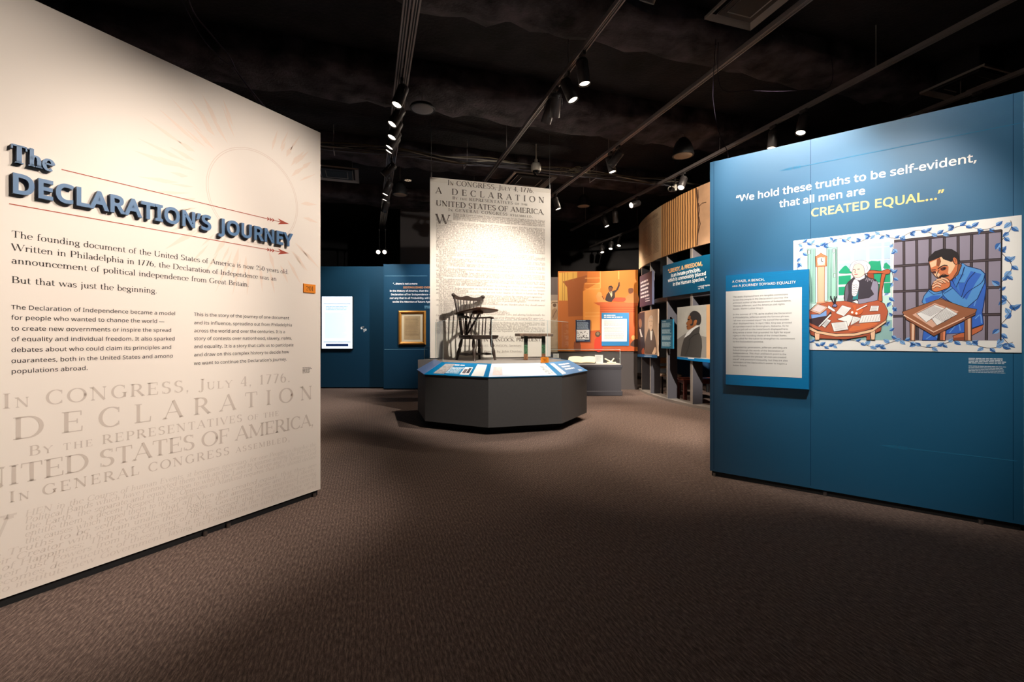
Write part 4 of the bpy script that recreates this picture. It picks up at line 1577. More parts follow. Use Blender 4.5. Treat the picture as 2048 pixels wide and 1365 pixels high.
rail_text(8, .33, .58, .83, 1, .1, .020, WHITE, 'caption_heading', 0, .0022)
rail_item(9, .02, .17, .08, .90, W_PRINT, 'white_card', .0025)
rail_text(9, .30, .78, .70, 3, .19, .030, WHITE, 'quotation', .3)
rail_text(9, .70, .84, .16, 2, .07, .012, WHITE, 'credit', .1)

# clear barrier round the front of the deck
gb = thing('glass_barrier', 'low clear glass barrier standing around the deck of the octagonal plinth', 'glass', (OC.x, OC.y, DECK))
M_GLASS = glass_mat()
M_EDGE = mat('glass_edge', (206, 220, 216), .2, spec=.8)
for k in (6, 7, 8, 9):
    a, b = ov(k, RI - .012, DECK + .001), ov(k + 1, RI - .012, DECK + .001)
    u = (b - a).normalized()
    n = Vector((u.y, -u.x, 0))
    mb = MB()
    a2, b2 = a + u * .006, b - u * .006
    mb.prism([a2, b2, b2 - n * .010, a2 - n * .010], (0, 0, .61), M_GLASS)
    mb.build('pane', gb)
    mb = MB()
    mb.tube([a2 - n * .005, a2 - n * .005 + Vector((0, 0, .61))], .0035, M_EDGE, 6)
    mb.tube([a2 - n * .005 + Vector((0, 0, .611)), b2 - n * .005 + Vector((0, 0, .611))], .0028, M_EDGE, 6)
    mb.build('polished_edge', gb)

# ------------------------------------------------------------------ hanging banner
BA, BB = Vector((-1.37, 7.73, 0)), Vector((.70, 8.36, 0))
BU = (BB - BA).normalized()
BN = Vector((BU.y, -BU.x, 0))
BT, BZ = 3.98, .95
BW = (BB - BA).length
BP = Plane(BA, BU, BN)
ban = thing('hanging_banner', 'tall cream banner of the printed declaration hanging above the plinth', 'banner', (BA + BB) / 2 + Vector((0, 0, BZ)))
M_CLOTH = mat('banner_cloth', (238, 228, 215), .8, spec=.15)
mb = MB()
mb.prism([BA + Vector((0, 0, BZ)), BB + Vector((0, 0, BZ)), BB - BN * .004 + Vector((0, 0, BZ)), BA - BN * .004 + Vector((0, 0, BZ))], (0, 0, BT - BZ), M_CLOTH)
mb.build('cloth', ban)
mb = MB()
mb.prism([BP.pt(0, BT - .07, .0045), BP.pt(BW, BT - .07, .0045), BP.pt(BW, BT - .07, -.008), BP.pt(0, BT - .07, -.008)], (0, 0, .072), mat('banner_hem', (230, 219, 204), .8))
mb.build('top_hem', ban)
mb = MB()
mb.tube([BP.pt(-.01, BZ + .008, -.012), BP.pt(BW + .01, BZ + .008, -.012)], .010, M_BLACK, 8)
mb.build('bottom_rod', ban)
M_WIRE = mat('steel_wire', (170, 168, 164), .4, .8)
for s in (.02, BW - .02):
    mb = MB()
    mb.tube([BP.pt(s, BT - .01), BP.pt(s, ZC)], .004, M_WIRE, 6)
    mb.lathe([(.011, 0), (.011, .09)], BP.pt(s, BT - .01), (0, 0, 1), M_WIRE, 8)
    mb.build('suspension_wire', ban)
M_BPR = ink((96, 84, 76))
q = Print(BP, .0055)
bz = lambda x, y: BP.at(x, y)
cb = lambda x, y: (820 + x * .29296, 340 + y * .29304)
for tx, p0, p1, cap, sc in (('In CONGRESS, July 4, 1776.', (256, 104), (846, 158), .084, .72), ('A DECLARATION', (174, 165), (918, 222), .102, 1),
                            ('By the REPRESENTATIVES of the', (290, 201), (804, 246), .050, .72), ('UNITED STATES OF AMERICA,', (176, 246), (918, 304), .090, 1),
                            ('In GENERAL CONGRESS assembled,', (262, 283), (838, 326), .050, .72)):
    a, b = bz(*cb(*p0)), bz(*cb(*p1))
    size = cap / .70
    w0 = layout(tx, SER, 0, sc)[0] * size / 100
    q.add(tx, SER, a[0], (a[1] + b[1]) / 2, size, None, ((b[0] - a[0]) - w0) / (len(tx) - 1) * 100 / size, sc)
a, b = bz(*cb(176, 365)), bz(*cb(274, 365))
q.add('W', SER, a[0], a[1], .225, b[0] - a[0])
c, d = bz(*cb(470, 1168)), bz(*cb(905, 1172))
q.add('JOHN HANCOCK, PRESIDENT.', SER, BW * .36, c[1] - .01, .082, BW * .56)
q.build('heading', M_BPR, ban)
q = Print(BP, .0055)
y1 = bz(*cb(560, 328))[1]
y2 = bz(*cb(560, 1118))[1]
sL, sR = .10, BW - .115
fc = ('serif', 1.0, False)
sz = .046
lines = wrap(DECL, fc, sR - sL, sz)
dyl = (y1 - y2) / (len(lines) - 1)
for i, (ln, last) in enumerate(lines):
    s0 = sL + (.29 if i < 4 else 0)
    tx = ln.strip() if i < 4 else ln
    nat = layout(tx, fc)[0] * sz / 100
    q.add(tx, fc, s0, y1 - i * dyl, sz, None if last and nat < (sR - s0) else sR - s0, 0, None, .12)
for tx, y, w in (('Signed by Order and in Behalf of the Congress,', y2 - .075, .62), ('Attest. CHARLES THOMSON, Secretary.', c[1] - .10, .5), ('Philadelphia: Printed by John Dunlap.', c[1] - .2, .5)):
    q.add(tx, fc, BW * .5 - BW * w / 2, y, .05, BW * w)
q.build('small_print', ink((172, 160, 150)), ban)

# ------------------------------------------------------------------ windsor chair with a writing arm
CC = Vector((-.584, 7.50, DECK + .001))
al = math.radians(40)
CF = Vector((math.sin(al), -math.cos(al), 0))            # the way the sitter faces
CR = Vector((CF.y, -CF.x, 0))                            # the sitter's right


def cp(a, b, zz):
    return CC + CF * a + CR * b + Vector((0, 0, zz))


chair = thing('windsor_chair', 'dark wooden windsor chair with a broad writing arm on the octagonal plinth', 'chair', CC, 0)
M_WOOD = mat('worn_dark_wood', (58, 44, 37), .42, noise=.35, nscale=14, nstretch=(3, 3, 12))
M_WOOD2 = mat('reddish_dark_wood', (88, 54, 38), .38, noise=.3, nscale=10)
SEAT = .405
mb = MB()
outline = [(.27, .25), (.285, .0), (.27, -.25), (.12, -.285), (-.08, -.27), (-.22, -.17), (-.26, 0), (-.22, .17), (-.08, .27), (.12, .285)]
sl = smooth_loop(outline, 4)
n = len(sl)
vs, fs = [], []
for zz, k in ((SEAT - .066, .88), (SEAT - .040, .975), (SEAT - .008, 1.0), (SEAT, .975), (SEAT - .012, .80), (SEAT - .018, .4)):
    vs += [cp(a * k, b * k, zz) for a, b in sl]
for r in range(5):
    for i in range(n):
        j = (i + 1) % n
        fs.append((r * n + i, r * n + j, r * n + n + j, r * n + n + i))
fs += [tuple(range(n - 1, -1, -1)), tuple(range(5 * n, 6 * n))]
mb.mesh(vs, fs, M_WOOD, False)
mb.build('seat', chair)


def turned(p0, p1, prof, m, name, parent=chair, nn=12):
    """turned bar: prof = [(fraction, radius)]"""
    mb = MB()
    P0, P1 = Vector(p0), Vector(p1)
    mb.tube([P0 + (P1 - P0) * f for f, _ in prof], [r for _, r in prof], m, nn)
    return mb.build(name, parent)


LEG = [(0, .019), (.04, .015), (.2, .019), (.35, .024), (.5, .021), (.56, .014), (.6, .02), (.66, .024), (.8, .022), (.93, .016), (1, .014)]
feet = {}
for nm, (a, b, a1, b1) in {'br': (-.22, .23, -.15, .17), 'fr': (.25, .21, .17, .17), 'fl': (.25, -.2, .17, -.17), 'bl': (-.22, -.23, -.15, -.17)}.items():
    feet[nm] = (cp(a, b, 0), cp(a1, b1, SEAT - .03))
    turned(cp(a, b, 0), cp(a1, b1, SEAT - .05), [(f_, r_ * 1.22) for f_, r_ in LEG], M_WOOD, 'leg')
at = lambda nm, f: feet[nm][0] + (feet[nm][1] - feet[nm][0]) * f
STR = [(0, .010), (.2, .013), (.38, .019), (.5, .023), (.62, .019), (.8, .013), (1, .010)]
turned(at('fr', .26), at('br', .26), STR, M_WOOD, 'stretcher')
turned(at('fl', .26), at('bl', .26), STR, M_WOOD, 'stretcher')
turned((at('fr', .26) + at('br', .26)) / 2, (at('fl', .26) + at('bl', .26)) / 2, STR, M_WOOD, 'stretcher')
# bent arm rail
ARM = .685
arc = []
for j in range(25):
    w = math.pi * j / 24
    arc.append((-.05 - .215 * math.sin(w), .265 * math.cos(w)))
arc = [(.14, .255), (.05, .262)] + arc + [(.04, -.262), (.11, -.245)]
arm_pts = [cp(a, b, ARM + (0.012 if i not in (0, len(arc) - 1) else 0)) for i, (a, b) in enumerate(arc)]
mb = MB()
mb.tube(arm_pts, [.02 if 1 < i < len(arm_pts) - 2 else .024 for i in range(len(arm_pts))], M_WOOD, 10, squash=.75)
mb.lathe([(.0, -.018), (.026, -.016), (.03, 0), (.026, .016), (0, .018)], arm_pts[-1], (0, 0, 1), M_WOOD, 12)
mb.build('arm_rail', chair)
# lower spindles and turned arm posts
SP = [(0, .009), (.25, .0115), (.5, .010), (1, .008)]
for j in range(11):
    w = math.pi * (j + .5) / 11
    a, b = -.05 - .215 * math.sin(w), .265 * math.cos(w)
    turned(cp(a * .9 + .01, b * .86, SEAT - .01), cp(a, b, ARM + .005), SP, M_WOOD, 'spindle', nn=8)
POST = [(0, .015), (.18, .02), (.3, .013), (.36, .022), (.42, .014), (.6, .018), (.8, .013), (1, .012)]
for sgn in (1, -1):
    turned(cp(.075, sgn * .235, SEAT - .01), cp(.075, sgn * .255, ARM), POST, M_WOOD, 'arm_post')
# upper spindles and crest rail
CREST = 1.03
crest_a = lambda t: -.315 + .05 * (2 * t - 1) ** 2
cr_b = lambda t: .262 - .60 * t
for j in range(9):
    t = .06 + .88 * j / 8
    w = math.pi * (.16 + .68 * t)
    rr_ = .019 if j == 0 else .009
    turned(cp(-.05 - .215 * math.sin(w), .265 * math.cos(w), ARM), cp(crest_a(t), cr_b(t), CREST - .03), [(0, rr_ * 1.1), (.3, rr_ * 1.2), (1, rr_ * .9)], M_WOOD, 'back_spindle' if j else 'back_post', nn=8)
mb = MB()
N = 28
vs, fs = [], []
for i in range(N + 1):
    t = i / N
    e = abs(2 * t - 1)
    hh = .075 - .018 * math.sin(e * math.pi) + (.012 if e > .9 else 0)
    z0 = CREST - .045 + .012 * e ** 2
    up = .007 * math.cos(e * math.pi * 2)
    for (o, zz) in ((-.010, z0), (.010, z0), (.010, z0 + hh + up), (-.010, z0 + hh + up)):
        vs.append(cp(crest_a(t) + o, cr_b(t), zz))
for i in range(N):
    for j in range(4):
        k = (j + 1) % 4
        fs.append((i * 4 + j, i * 4 + k, i * 4 + 4 + k, i * 4 + 4 + j))
fs += [(3, 2, 1, 0), tuple(N * 4 + j for j in range(4))]
mb.mesh(vs, fs, M_WOOD)
for t in (0, 1):
    mb.lathe([(.0, -.016), (.028, -.015), (.032, 0), (.028, .015), (.018, .017), (.014, .024), (0, .025)], cp(crest_a(t), cr_b(t), CREST + .028), CF, M_WOOD, 16)
mb.build('crest_rail', chair)
# writing tablet
TZ = .795
tab = smooth_loop([(-.22, .275), (-.20, .185), (-.06, .17), (.04, .12), (.10, -.02), (.17, -.13), (.30, -.155), (.41, -.14), (.435, .03), (.425, .215), (.30, .27), (.05, .285)], 4)
mb = MB()
n = len(tab)
tilt = lambda a, b: -.020 + .11 * a + .06 * (b - .1)       # the top slopes up towards its front edge
vs = [cp(a * k, b * k + (1 - k) * .1, zz + tilt(a, b)) for zz, k in ((TZ - .024, .97), (TZ - .016, 1), (TZ - .004, 1), (TZ, .98)) for a, b in tab]
fs = [(r * n + i, r * n + (i + 1) % n, r * n + n + (i + 1) % n, r * n + n + i) for r in range(3) for i in range(n)] + [tuple(range(n - 1, -1, -1)), tuple(range(3 * n, 4 * n))]
mb.mesh(vs, fs, M_WOOD2)
mb.build('writing_tablet', chair)
mb = MB()
mb.box(cp(.20, .11, TZ - .040), (.14, .12, .036), M_WOOD2, Matrix.Rotation(al - math.pi / 2, 3, 'Z'), .004)
mb.build('tablet_drawer', chair)
mb = MB()
mb.box(cp(-.10, .225, TZ - .076), (.13, .05, .056), mat('near_black_wood', (24, 20, 20), .5), Matrix.Rotation(al - math.pi / 2, 3, 'Z'), .004)
mb.build('tablet_bracket', chair)
turned(cp(.04, .235, SEAT - .01), cp(.18, .20, TZ - .05), [(0, .012), (.5, .017), (1, .013)], M_WOOD, 'tablet_strut')
turned(cp(.06, .225, SEAT - .01), cp(.27, .12, TZ - .05), [(0, .012), (.5, .017), (1, .013)], M_WOOD, 'tablet_strut')

# ------------------------------------------------------------------ narrow bench
bx0, bx1 = Vector((.09, 7.42, 0)), None
BE = Vector((.36, 7.57, DECK + .001))
ba = math.atan2(FU.y, FU.x)
bench = thing('bench', 'short worn metal bench with peeling green legs at the right of the plinth', 'bench', BE)
BR_ = Matrix.Rotation(ba, 3, 'Z')
bpnt = lambda x, y, zz: BE + BR_ @ Vector((x, y, 0)) + Vector((0, 0, zz))
M_SLAB = mat('worn_steel_top', (128, 104, 88), .5, noise=.35, nscale=22)
M_GREEN = mat('peeling_green_paint', (70, 110, 78), .6, noise=.75, nscale=40)
M_RUST = mat('rusty_steel', (146, 96, 62), .65, noise=.5, nscale=30)
mb = MB()
mb.box(bpnt(0, 0, .408), (.58, .26, .048), M_SLAB, BR_, .008)
mb.build('seat', bench)
for s in (-.165, .14):
    mb = MB()
    mb.box(bpnt(s, -.07, .315), (.062, .012, .135), mat('dark_green_paint', (40, 48, 42), .5, noise=.4, nscale=30), BR_)
    mb.box(bpnt(s, -.07, .175), (.062, .012, .145), M_GREEN, BR_)
    mb.box(bpnt(s, -.07, .052), (.064, .0125, .102), M_RUST, BR_)
    mb.box(bpnt(s + .025, .0, .193), (.012, .14, .382), M_GREEN, BR_)
    mb.build('leg', bench)
mb = MB()
mb.box(bpnt(.0, .04, .365), (.42, .012, .036), M_SLAB, BR_)
mb.build('brace', bench)
cpos = ov(9, OR * .86) + Vector((-.055, .0, 0))
PQ = Plane(ov(8, RI + .012), FU, FN)
plen = (ov(9, RI) - ov(8, RI)).length
plaque('number_plaque', PQ, plen - .115, plen + .005, DECK + .008, DECK + .085, '202', 'orange number 202 card on the glass barrier below the bench')
mb = MB()
cb2 = BE + BR_ @ Vector((-.33, .12, 0))

# ------------------------------------------------------------------ orange mural wall and display case at the back right
MD = 11.5
pm = lambda x, d=MD: (x - CX) / FPX * d
MW = Plane((0, MD, 0), (1, 0, 0), (0, -1, 0))
slab('wall_mural', pm(1080), 3.12, MD + .02, MD + .3, 0, 2.80, mat('warm_grey_wall', (86, 78, 76), .8), 'grey wall carrying the orange mural', 'wall')
a, b = MW.at(1116, 703), MW.at(1275, 541)
mz = (MW.at(1116, 545)[1] + b[1]) / 2
mur = thing('mural_panel', 'large orange mural of a speaker raising an arm at a pulpit', 'picture', MW.pt((a[0] + b[0]) / 2, a[1]))
board(MW, a[0], b[0], a[1], mz, .03, mat('mural_orange', (206, 118, 46), .7, noise=.16, nscale=1.6), 'board', mur, -.019)
A = Art(MW, (1100, 530, .1392), .0125, .0004)
OR1, OR2, BRN, YEL = (226, 138, 62), (232, 150, 70), (150, 86, 48), (206, 160, 78)
A.poly([(120, 108), (535, 95), (535, 245), (490, 265), (488, 370), (472, 380), (474, 1230), (122, 1220)], (176, 102, 52))
A.poly([(125, 115), (390, 100), (388, 190), (180, 245), (240, 290), (255, 515), (128, 515)], YEL)
A.poly([(180, 243), (530, 150), (530, 245), (488, 265), (470, 380), (470, 735), (262, 745), (250, 330)], BRN)
for x in (180, 210, 255, 330):
    A.line([(x, 112), (x, 240 if x > 240 else 515)], (150, 110, 60), .012)
A.poly([(476, 380), (722, 240), (720, 1100), (478, 1180)], (234, 152, 72))
A.poly([(720, 95), (1262, 72), (1262, 470), (725, 470)], (214, 128, 52))
for y in (190, 270, 345, 690, 735):
    A.line([(500, y + 4), (715, y)], (244, 178, 104), .012)
A.line([(720, 95), (722, 340)], (240, 172, 96), .02)
A.line([(985, 90), (985, 210)], (236, 164, 90), .03)
A.poly([(660, 440), (720, 395), (740, 430), (790, 500), (840, 540), (690, 545), (676, 500)], (238, 158, 92), 2)
A.disc((708, 425), 34, (240, 164, 98))
A.line([(746, 450), (775, 498)], (120, 60, 34), .02)
A.poly([(1060, 500), (1130, 420), (1190, 395), (1262, 430), (1262, 560), (1060, 540)], (206, 126, 70), 2)
A.poly([(1122, 350), (1150, 335), (1190, 340), (1196, 380), (1175, 410), (1130, 412)], (116, 68, 44), 2)
A.poly([(870, 490), (960, 472), (1080, 478), (1060, 530), (880, 520)], (226, 78, 44), 2)
A.poly([(790, 510), (810, 430), (846, 385), (900, 378), (945, 360), (975, 300), (985, 250), (998, 250), (1000, 300), (975, 360), (930, 405), (930, 470), (880, 535), (830, 528)], (58, 42, 40), 0)
A.poly([(848, 390), (890, 385), (892, 440), (880, 470)], (236, 200, 158))
A.poly([(862, 392), (880, 392), (878, 412), (866, 412)], (30, 24, 26))
A.poly([(836, 330), (850, 306), (880, 302), (898, 330), (890, 372), (866, 386), (842, 370)], (112, 66, 42), 2)
A.poly([(834, 340), (846, 304), (880, 298), (902, 326), (896, 350), (880, 322), (850, 324), (842, 350)], (44, 34, 34), 0)
A.poly([(625, 545), (760, 538), (1262, 548), (1262, 590), (700, 585)], (206, 100, 54))
A.poly([(716, 585), (1225, 590), (1225, 1240), (716, 1240)], (206, 94, 44))
for y in (610, 640, 670):
    A.line([(720, y), (1222, y + 4)], (170, 72, 36), .014)
A.poly([(360, 960), (722, 940), (722, 1240), (360, 1240)], (206, 96, 44))
A.poly([(640, 1080), (690, 1030), (745, 1040), (750, 1240), (640, 1230)], (216, 62, 36), 2)
A.disc((685, 998), 40, (92, 66, 48))
A.disc((684, 990), 22, (140, 120, 90))
A.poly([(1150, 1160), (1180, 1100), (1230, 1070), (1262, 1080), (1262, 1180)], (84, 56, 44), 2)
A.poly([(1164, 1040), (1190, 1010), (1220, 1030), (1215, 1070), (1180, 1080)], (240, 170, 96), 2)
A.poly([(346, 1110), (420, 1090), (440, 1230), (350, 1235)], (128, 70, 44), 2)
A.build('painted_scene', mur)
# narrow beige poster left of the mural
a, b = MW.at(1090, 705), MW.at(1115.5, 590)
pos = thing('poster', 'narrow beige poster beside the left edge of the orange mural', 'picture', MW.pt((a[0] + b[0]) / 2, a[1]))
board(MW, a[0], b[0], a[1], b[1], .012, mat('beige_print', (170, 148, 124), .7, noise=.15, nscale=9), 'board', pos, -.019)
A = Art(MW, (1100, 530, .1392), -.006, .0004)
A.poly([(-10, 430), (112, 430), (112, 510), (-10, 515)], (134, 122, 112))
A.disc((66, 580), 26, (96, 76, 60))
A.line([(20, 555), (40, 540), (110, 545)], (110, 90, 70), .02)
A.poly([(30, 650), (100, 630), (104, 770), (36, 780)], (148, 120, 96), 2)
A.line([(40, 760), (70, 690), (98, 650)], (104, 80, 62), .016)
A.build('engraving', pos)


def label_panel(x0, y0, x1, y1, m, label, thick=.035, base=.013):
    P_ = Plane(MW.pt(0, 0, base + thick), MW.u, MW.n)
    a, b = P_.at(x0, y1), P_.at(x1, y0)
    t = thing('caption_sign', label, 'sign', MW.pt((a[0] + b[0]) / 2, a[1], base))
    board(MW, a[0], b[0], a[1], b[1], thick, m, 'board', t, base + .001)
    return t, P_, a, b


t, P_, a, b = label_panel(1151.5, 640, 1180.5, 684, mat('dark_navy_print', (22, 38, 66), .5), 'small dark navy label panel with a picture on the orange mural')
w, h = b[0] - a[0], b[1] - a[1]
q = Print(P_, .0025)
for i in range(9):
    q.bars(a[0] + w * .08, b[0] - w * .1, b[1] - h * (.12 + i * .036), .010, rr, .1)
q.bars(a[0] + w * .06, a[0] + w * .7, b[1] - h * .06, .018, rr)
q.bars(a[0] + w * .06, a[0] + w * .6, a[1] + h * .05, .01, rr)
q.build('caption_text', ink((170, 186, 204)), t)
q = Print(P_, .0025)
q.poly([(a[0] + w * .05, a[1] + h * .10), (b[0] - w * .07, a[1] + h * .10), (b[0] - w * .07, a[1] + h * .55), (a[0] + w * .05, a[1] + h * .55)])
q.build('photograph', mat('light_photo', (222, 220, 218), .6), t)
q = Print(P_, .003)
for i in range(40):
    x, y = rr.uniform(.08, .85) * w + a[0], a[1] + h * (.14 + .3 * rr.random() ** 2)
    q.poly([(x, y), (x + .012, y), (x + .02, y + .02), (x + .004, y + .03)])
q.build('photograph_figures', ink((90, 86, 84)), t)
t, P_, a, b = label_panel(1203.5, 626, 1258, 692, mat('cerulean_print', (0, 124, 184), .45), 'blue and white text panel at the lower right of the orange mural')
w, h = b[0] - a[0], b[1] - a[1]
q = Print(P_, .002)
q.poly([(a[0], a[1] + h * .13), (b[0] - w * .08, a[1] + h * .13), (b[0] - w * .08, b[1] - h * .19), (a[0], b[1] - h * .19)])
q.build('white_field', W_PRINT, t)
q = Print(P_, .003)
q.bars(a[0] + w * .08, a[0] + w * .5, b[1] - h * .09, .022, rr)
q.bars(a[0] + w * .08, a[0] + w * .76, b[1] - h * .145, .022, rr)
q.build('heading', WHITE, t)
q = Print(P_, .003)
for i in range(20):
    if i not in (6, 13):
        q.bars(a[0] + w * .09, b[0] - w * .16, b[1] - h * (.25 + i * .0285), .008, rr, .18)
q.build('body_text', ink((150, 146, 140)), t)

# low display case in front of the mural
DC = thing('display_case', 'low dark grey display case with a clear cover in front of the orange mural', 'display case', (1.52, 10.55, 0))
cx0, cx1, cy0, cy1 = .55, 2.42, 10.25, 10.9
M_CASE = mat('case_grey', (66, 63, 68), .55)
mb = MB()
mb.box(((cx0 + cx1) / 2, (cy0 + cy1) / 2, .34), (cx1 - cx0, cy1 - cy0, .50), M_CASE)
mb.build('body', DC)
mb = MB()
mb.box(((cx0 + cx1) / 2, (cy0 + cy1) / 2, .055), (cx1 - cx0 + .05, cy1 - cy0 + .05, .11), M_CASE, None, .012)
mb.build('skirting', DC)
mb = MB()
for zz, o, hh in ((.605, .03, .03), (.655, .05, .07)):
    mb.box(((cx0 + cx1) / 2, (cy0 + cy1) / 2, zz), (cx1 - cx0 + o, cy1 - cy0 + o, hh), M_CASE, None, .008)
mb.build('moulding', DC)
mb = MB()
mb.box(((cx0 + cx1) / 2, (cy0 + cy1) / 2, .70), (cx1 - cx0 - .02, cy1 - cy0 - .02, .02), mat('pale_deck', (206, 198, 190), .6))
mb.build('deck', DC)
mb = MB()
mb.box(((cx0 + cx1) / 2, cy1 - .14, .76), (cx1 - cx0 - .10, .14, .10), mat('dark_riser', (48, 44, 46), .7))
mb.build('riser', DC)


def acrylic_box(parent, x0, x1, y0, y1, z0, z1, name='cover'):
    mb = MB()
    e = .004
    for (c, d) in ((((x0 + x1) / 2, y0, (z0 + z1) / 2), (x1 - x0, .008, z1 - z0)), (((x0 + x1) / 2, y1, (z0 + z1) / 2), (x1 - x0, .008, z1 - z0)),
                   ((x0, (y0 + y1) / 2, (z0 + z1) / 2), (.008, y1 - y0 - .01, z1 - z0)), ((x1, (y0 + y1) / 2, (z0 + z1) / 2), (.008, y1 - y0 - .01, z1 - z0)),
                   (((x0 + x1) / 2, (y0 + y1) / 2, z1 + e), (x1 - x0 + .008, y1 - y0 + .008, .008))):
        mb.box(c, d, M_GLASS)
    o = mb.build(name, parent)
    mb = MB()
    for x in (x0, x1):
        mb.tube([(x, y0, z0), (x, y0, z1)], .004, M_EDGE, 6)
    mb.tube([(x0, y0, z1), (x1, y0, z1)], .003, M_EDGE, 6)
    mb.build('polished_edge', parent)
    return o


acrylic_box(DC, cx0 + .02, cx1 - .02, cy0 + .02, cy1 - .02, .711, 1.03)
# things lying in the case
D_ = .711
bk = thing('open_book', 'open old book lying in the display case before the mural', 'book', (1.55, 10.45, D_))
M_PAGE = mat('old_page', (232, 216, 188), .8)
mb = MB()
mb.prism([(1.22, 10.32, D_), (1.86, 10.32, D_), (1.95, 10.68, D_ + .12), (1.31, 10.68, D_ + .12)], (0, 0, .012), mat('dark_cradle', (70, 60, 54), .7))
mb.build('cradle', bk)
for s0, s1 in ((0, .5), (.5, 1)):
    mb = MB()
    n = 8
    row = []
    for i in range(n + 1):
        t = i / n
        u = s0 + (s1 - s0) * t
        bulge = .018 * math.sin(math.pi * (t if s0 == 0 else t)) + .004
        x = 1.23 + .62 * u
        row.append((Vector((x, 10.33, D_ + .014 + bulge)), Vector((x + .085, 10.67, D_ + .132 + bulge))))
    for i in range(n):
        mb.face([row[i][0], row[i + 1][0], row[i + 1][1], row[i][1]], M_PAGE, True)
        mb.face([row[i][0], row[i + 1][0], row[i + 1][0] - Vector((0, 0, .02)), row[i][0] - Vector((0, 0, .02))], M_PAGE)
    mb.build('page_block', bk)


def card(x0, x1, y, z0, z1, label, lean=.03):
    t = thing('label_card', label, 'card', ((x0 + x1) / 2, y, z0))
    mb = MB()
    mb.prism([(x0, y, z0), (x1, y, z0), (x1, y + .004, z0), (x0, y + .004, z0)], (0, lean, z1 - z0), mat('white_card', (226, 220, 216), .7))
    mb.build('card', t)
    mb = MB()
    mb.prism([((x0 + x1) / 2 - .004, y + .006, z0), ((x0 + x1) / 2 + .004, y + .006, z0), ((x0 + x1) / 2 + .004, y + .09, z0)], (0, lean * .6, (z1 - z0) * .6), M_EDGE)
    mb.build('easel_strut', t)
    P_ = Plane((x0, y - .001, z0), (1, 0, 0), (0, -1, 0), (0, lean, z1 - z0))
    q = Print(P_, .001)
    for i in range(5):
        q.bars(.03, x1 - x0 - .03, (z1 - z0) * (.8 - i * .13), .007, rr, .3)
    q.build('printing', ink((150, 146, 142)), t)


card(1.87, 2.05, 10.40, D_, D_ + .19, 'white square label card between the open book and the small rolled papers')
card(.93, 1.06, 10.42, D_, D_ + .22, 'white label card standing at the left end of the display case')
ro = thing('rolled_papers', 'crossed rolls of pale paper at the right end of the display case', 'papers', (2.2, 10.5, D_))
for p0, p1 in (((2.12, 10.55, D_ + .10), (2.27, 10.42, D_ + .015)), ((2.33, 10.58, D_ + .10), (2.22, 10.42, D_ + .015)), ((2.14, 10.40, D_ + .018), (2.34, 10.42, D_ + .018))):
    mb = MB()
    mb.tube([p0, p1], .016, M_PAGE, 10)
    mb.build('roll', ro)
bl = thing('cream_booklet', 'thick cream booklet lying left of the open book in the case', 'book', (.9, 10.6, D_))
mb = MB()
mb.box((.97, 10.58, D_ + .045), (.22, .16, .09), M_PAGE, None, .02)
mb.build('booklet', bl)
mb = MB()
mb.box((.97, 10.58, D_ + .093), (.20, .14, .004), mat('aged_paper', (206, 172, 126), .8))
mb.build('cover', bl)

# clear case behind the plinth on the left
SC2 = thing('clear_case', 'small clear acrylic case behind the left end of the plinth', 'display case', (-1.58, 9.7, 0))
mb = MB()
mb.box((-1.58, 9.7, .42), (.52, .5, .84), M_CASE)
mb.build('pedestal', SC2)
acrylic_box(SC2, -1.80, -1.38, 9.50, 9.90, .841, 1.10)

# ------------------------------------------------------------------ curved open framework at the right
CU = Drum(9.48, 10.5, 6.4)
cu = thing('curved_framework', 'curved open stud framework with bottom plate and mid rail at the right', 'partition', CU.pt(0, 0))
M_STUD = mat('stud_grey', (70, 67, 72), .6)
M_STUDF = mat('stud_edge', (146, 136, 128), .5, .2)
SMIN, SMAX = -.86, CU.at(1420, 600)[0] + 2.6


def curved_bar(s0, s1, z0, z1, r0, r1, m, name, parent, seg=40):
    mb = MB()
    vs, fs = [], []
    for i in range(seg + 1):
        s = s0 + (s1 - s0) * i / seg
        for z_, r in ((z0, r0), (z0, r1), (z1, r1), (z1, r0)):
            vs.append(CU.pt(s, z_, r))
    for i in range(seg):
        for j in range(4):
            k = (j + 1) % 4
            fs.append((i * 4 + j, i * 4 + k, i * 4 + 4 + k, i * 4 + 4 + j))
    fs += [(3, 2, 1, 0), tuple(seg * 4 + j for j in range(4))]
    mb.mesh(vs, fs, m)
    return mb.build(name, parent)


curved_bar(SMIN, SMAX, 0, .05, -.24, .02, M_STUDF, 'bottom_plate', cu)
curved_bar(SMIN, SMAX, 2.05, 2.13, -.20, -.005, M_STUD, 'mid_rail', cu)
studs = []
for x, wd in ((1283.5, .03), (1300.5, .035), (1334, .035), (1383, .065)):
    studs.append((CU.at(x, 780)[0], wd))
studs += [(studs[-1][0] + .75, .035), (studs[-1][0] + 1.5, .035)]
for s, wd in studs:
    mb = MB()
    w = wd / 2
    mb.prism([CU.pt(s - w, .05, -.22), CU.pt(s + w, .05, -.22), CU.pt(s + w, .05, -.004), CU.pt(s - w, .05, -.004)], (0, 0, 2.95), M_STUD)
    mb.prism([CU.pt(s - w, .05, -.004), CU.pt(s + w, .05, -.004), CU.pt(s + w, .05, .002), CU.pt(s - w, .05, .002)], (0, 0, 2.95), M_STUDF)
    mb.build('stud', cu)
# printed header band
HZ0, HZ1 = 2.97, 4.05
s_a, s_b = CU.at(1324.5, 430)[0], CU.at(1397, 430)[0]
M_PARCH = mat('parchment_print', (196, 170, 138), .7, noise=.10, nscale=3)
hd = thing('curved_header', 'curved printed band of old manuscript and striped cloth above the open framework', 'panel', CU.pt(0, HZ0))


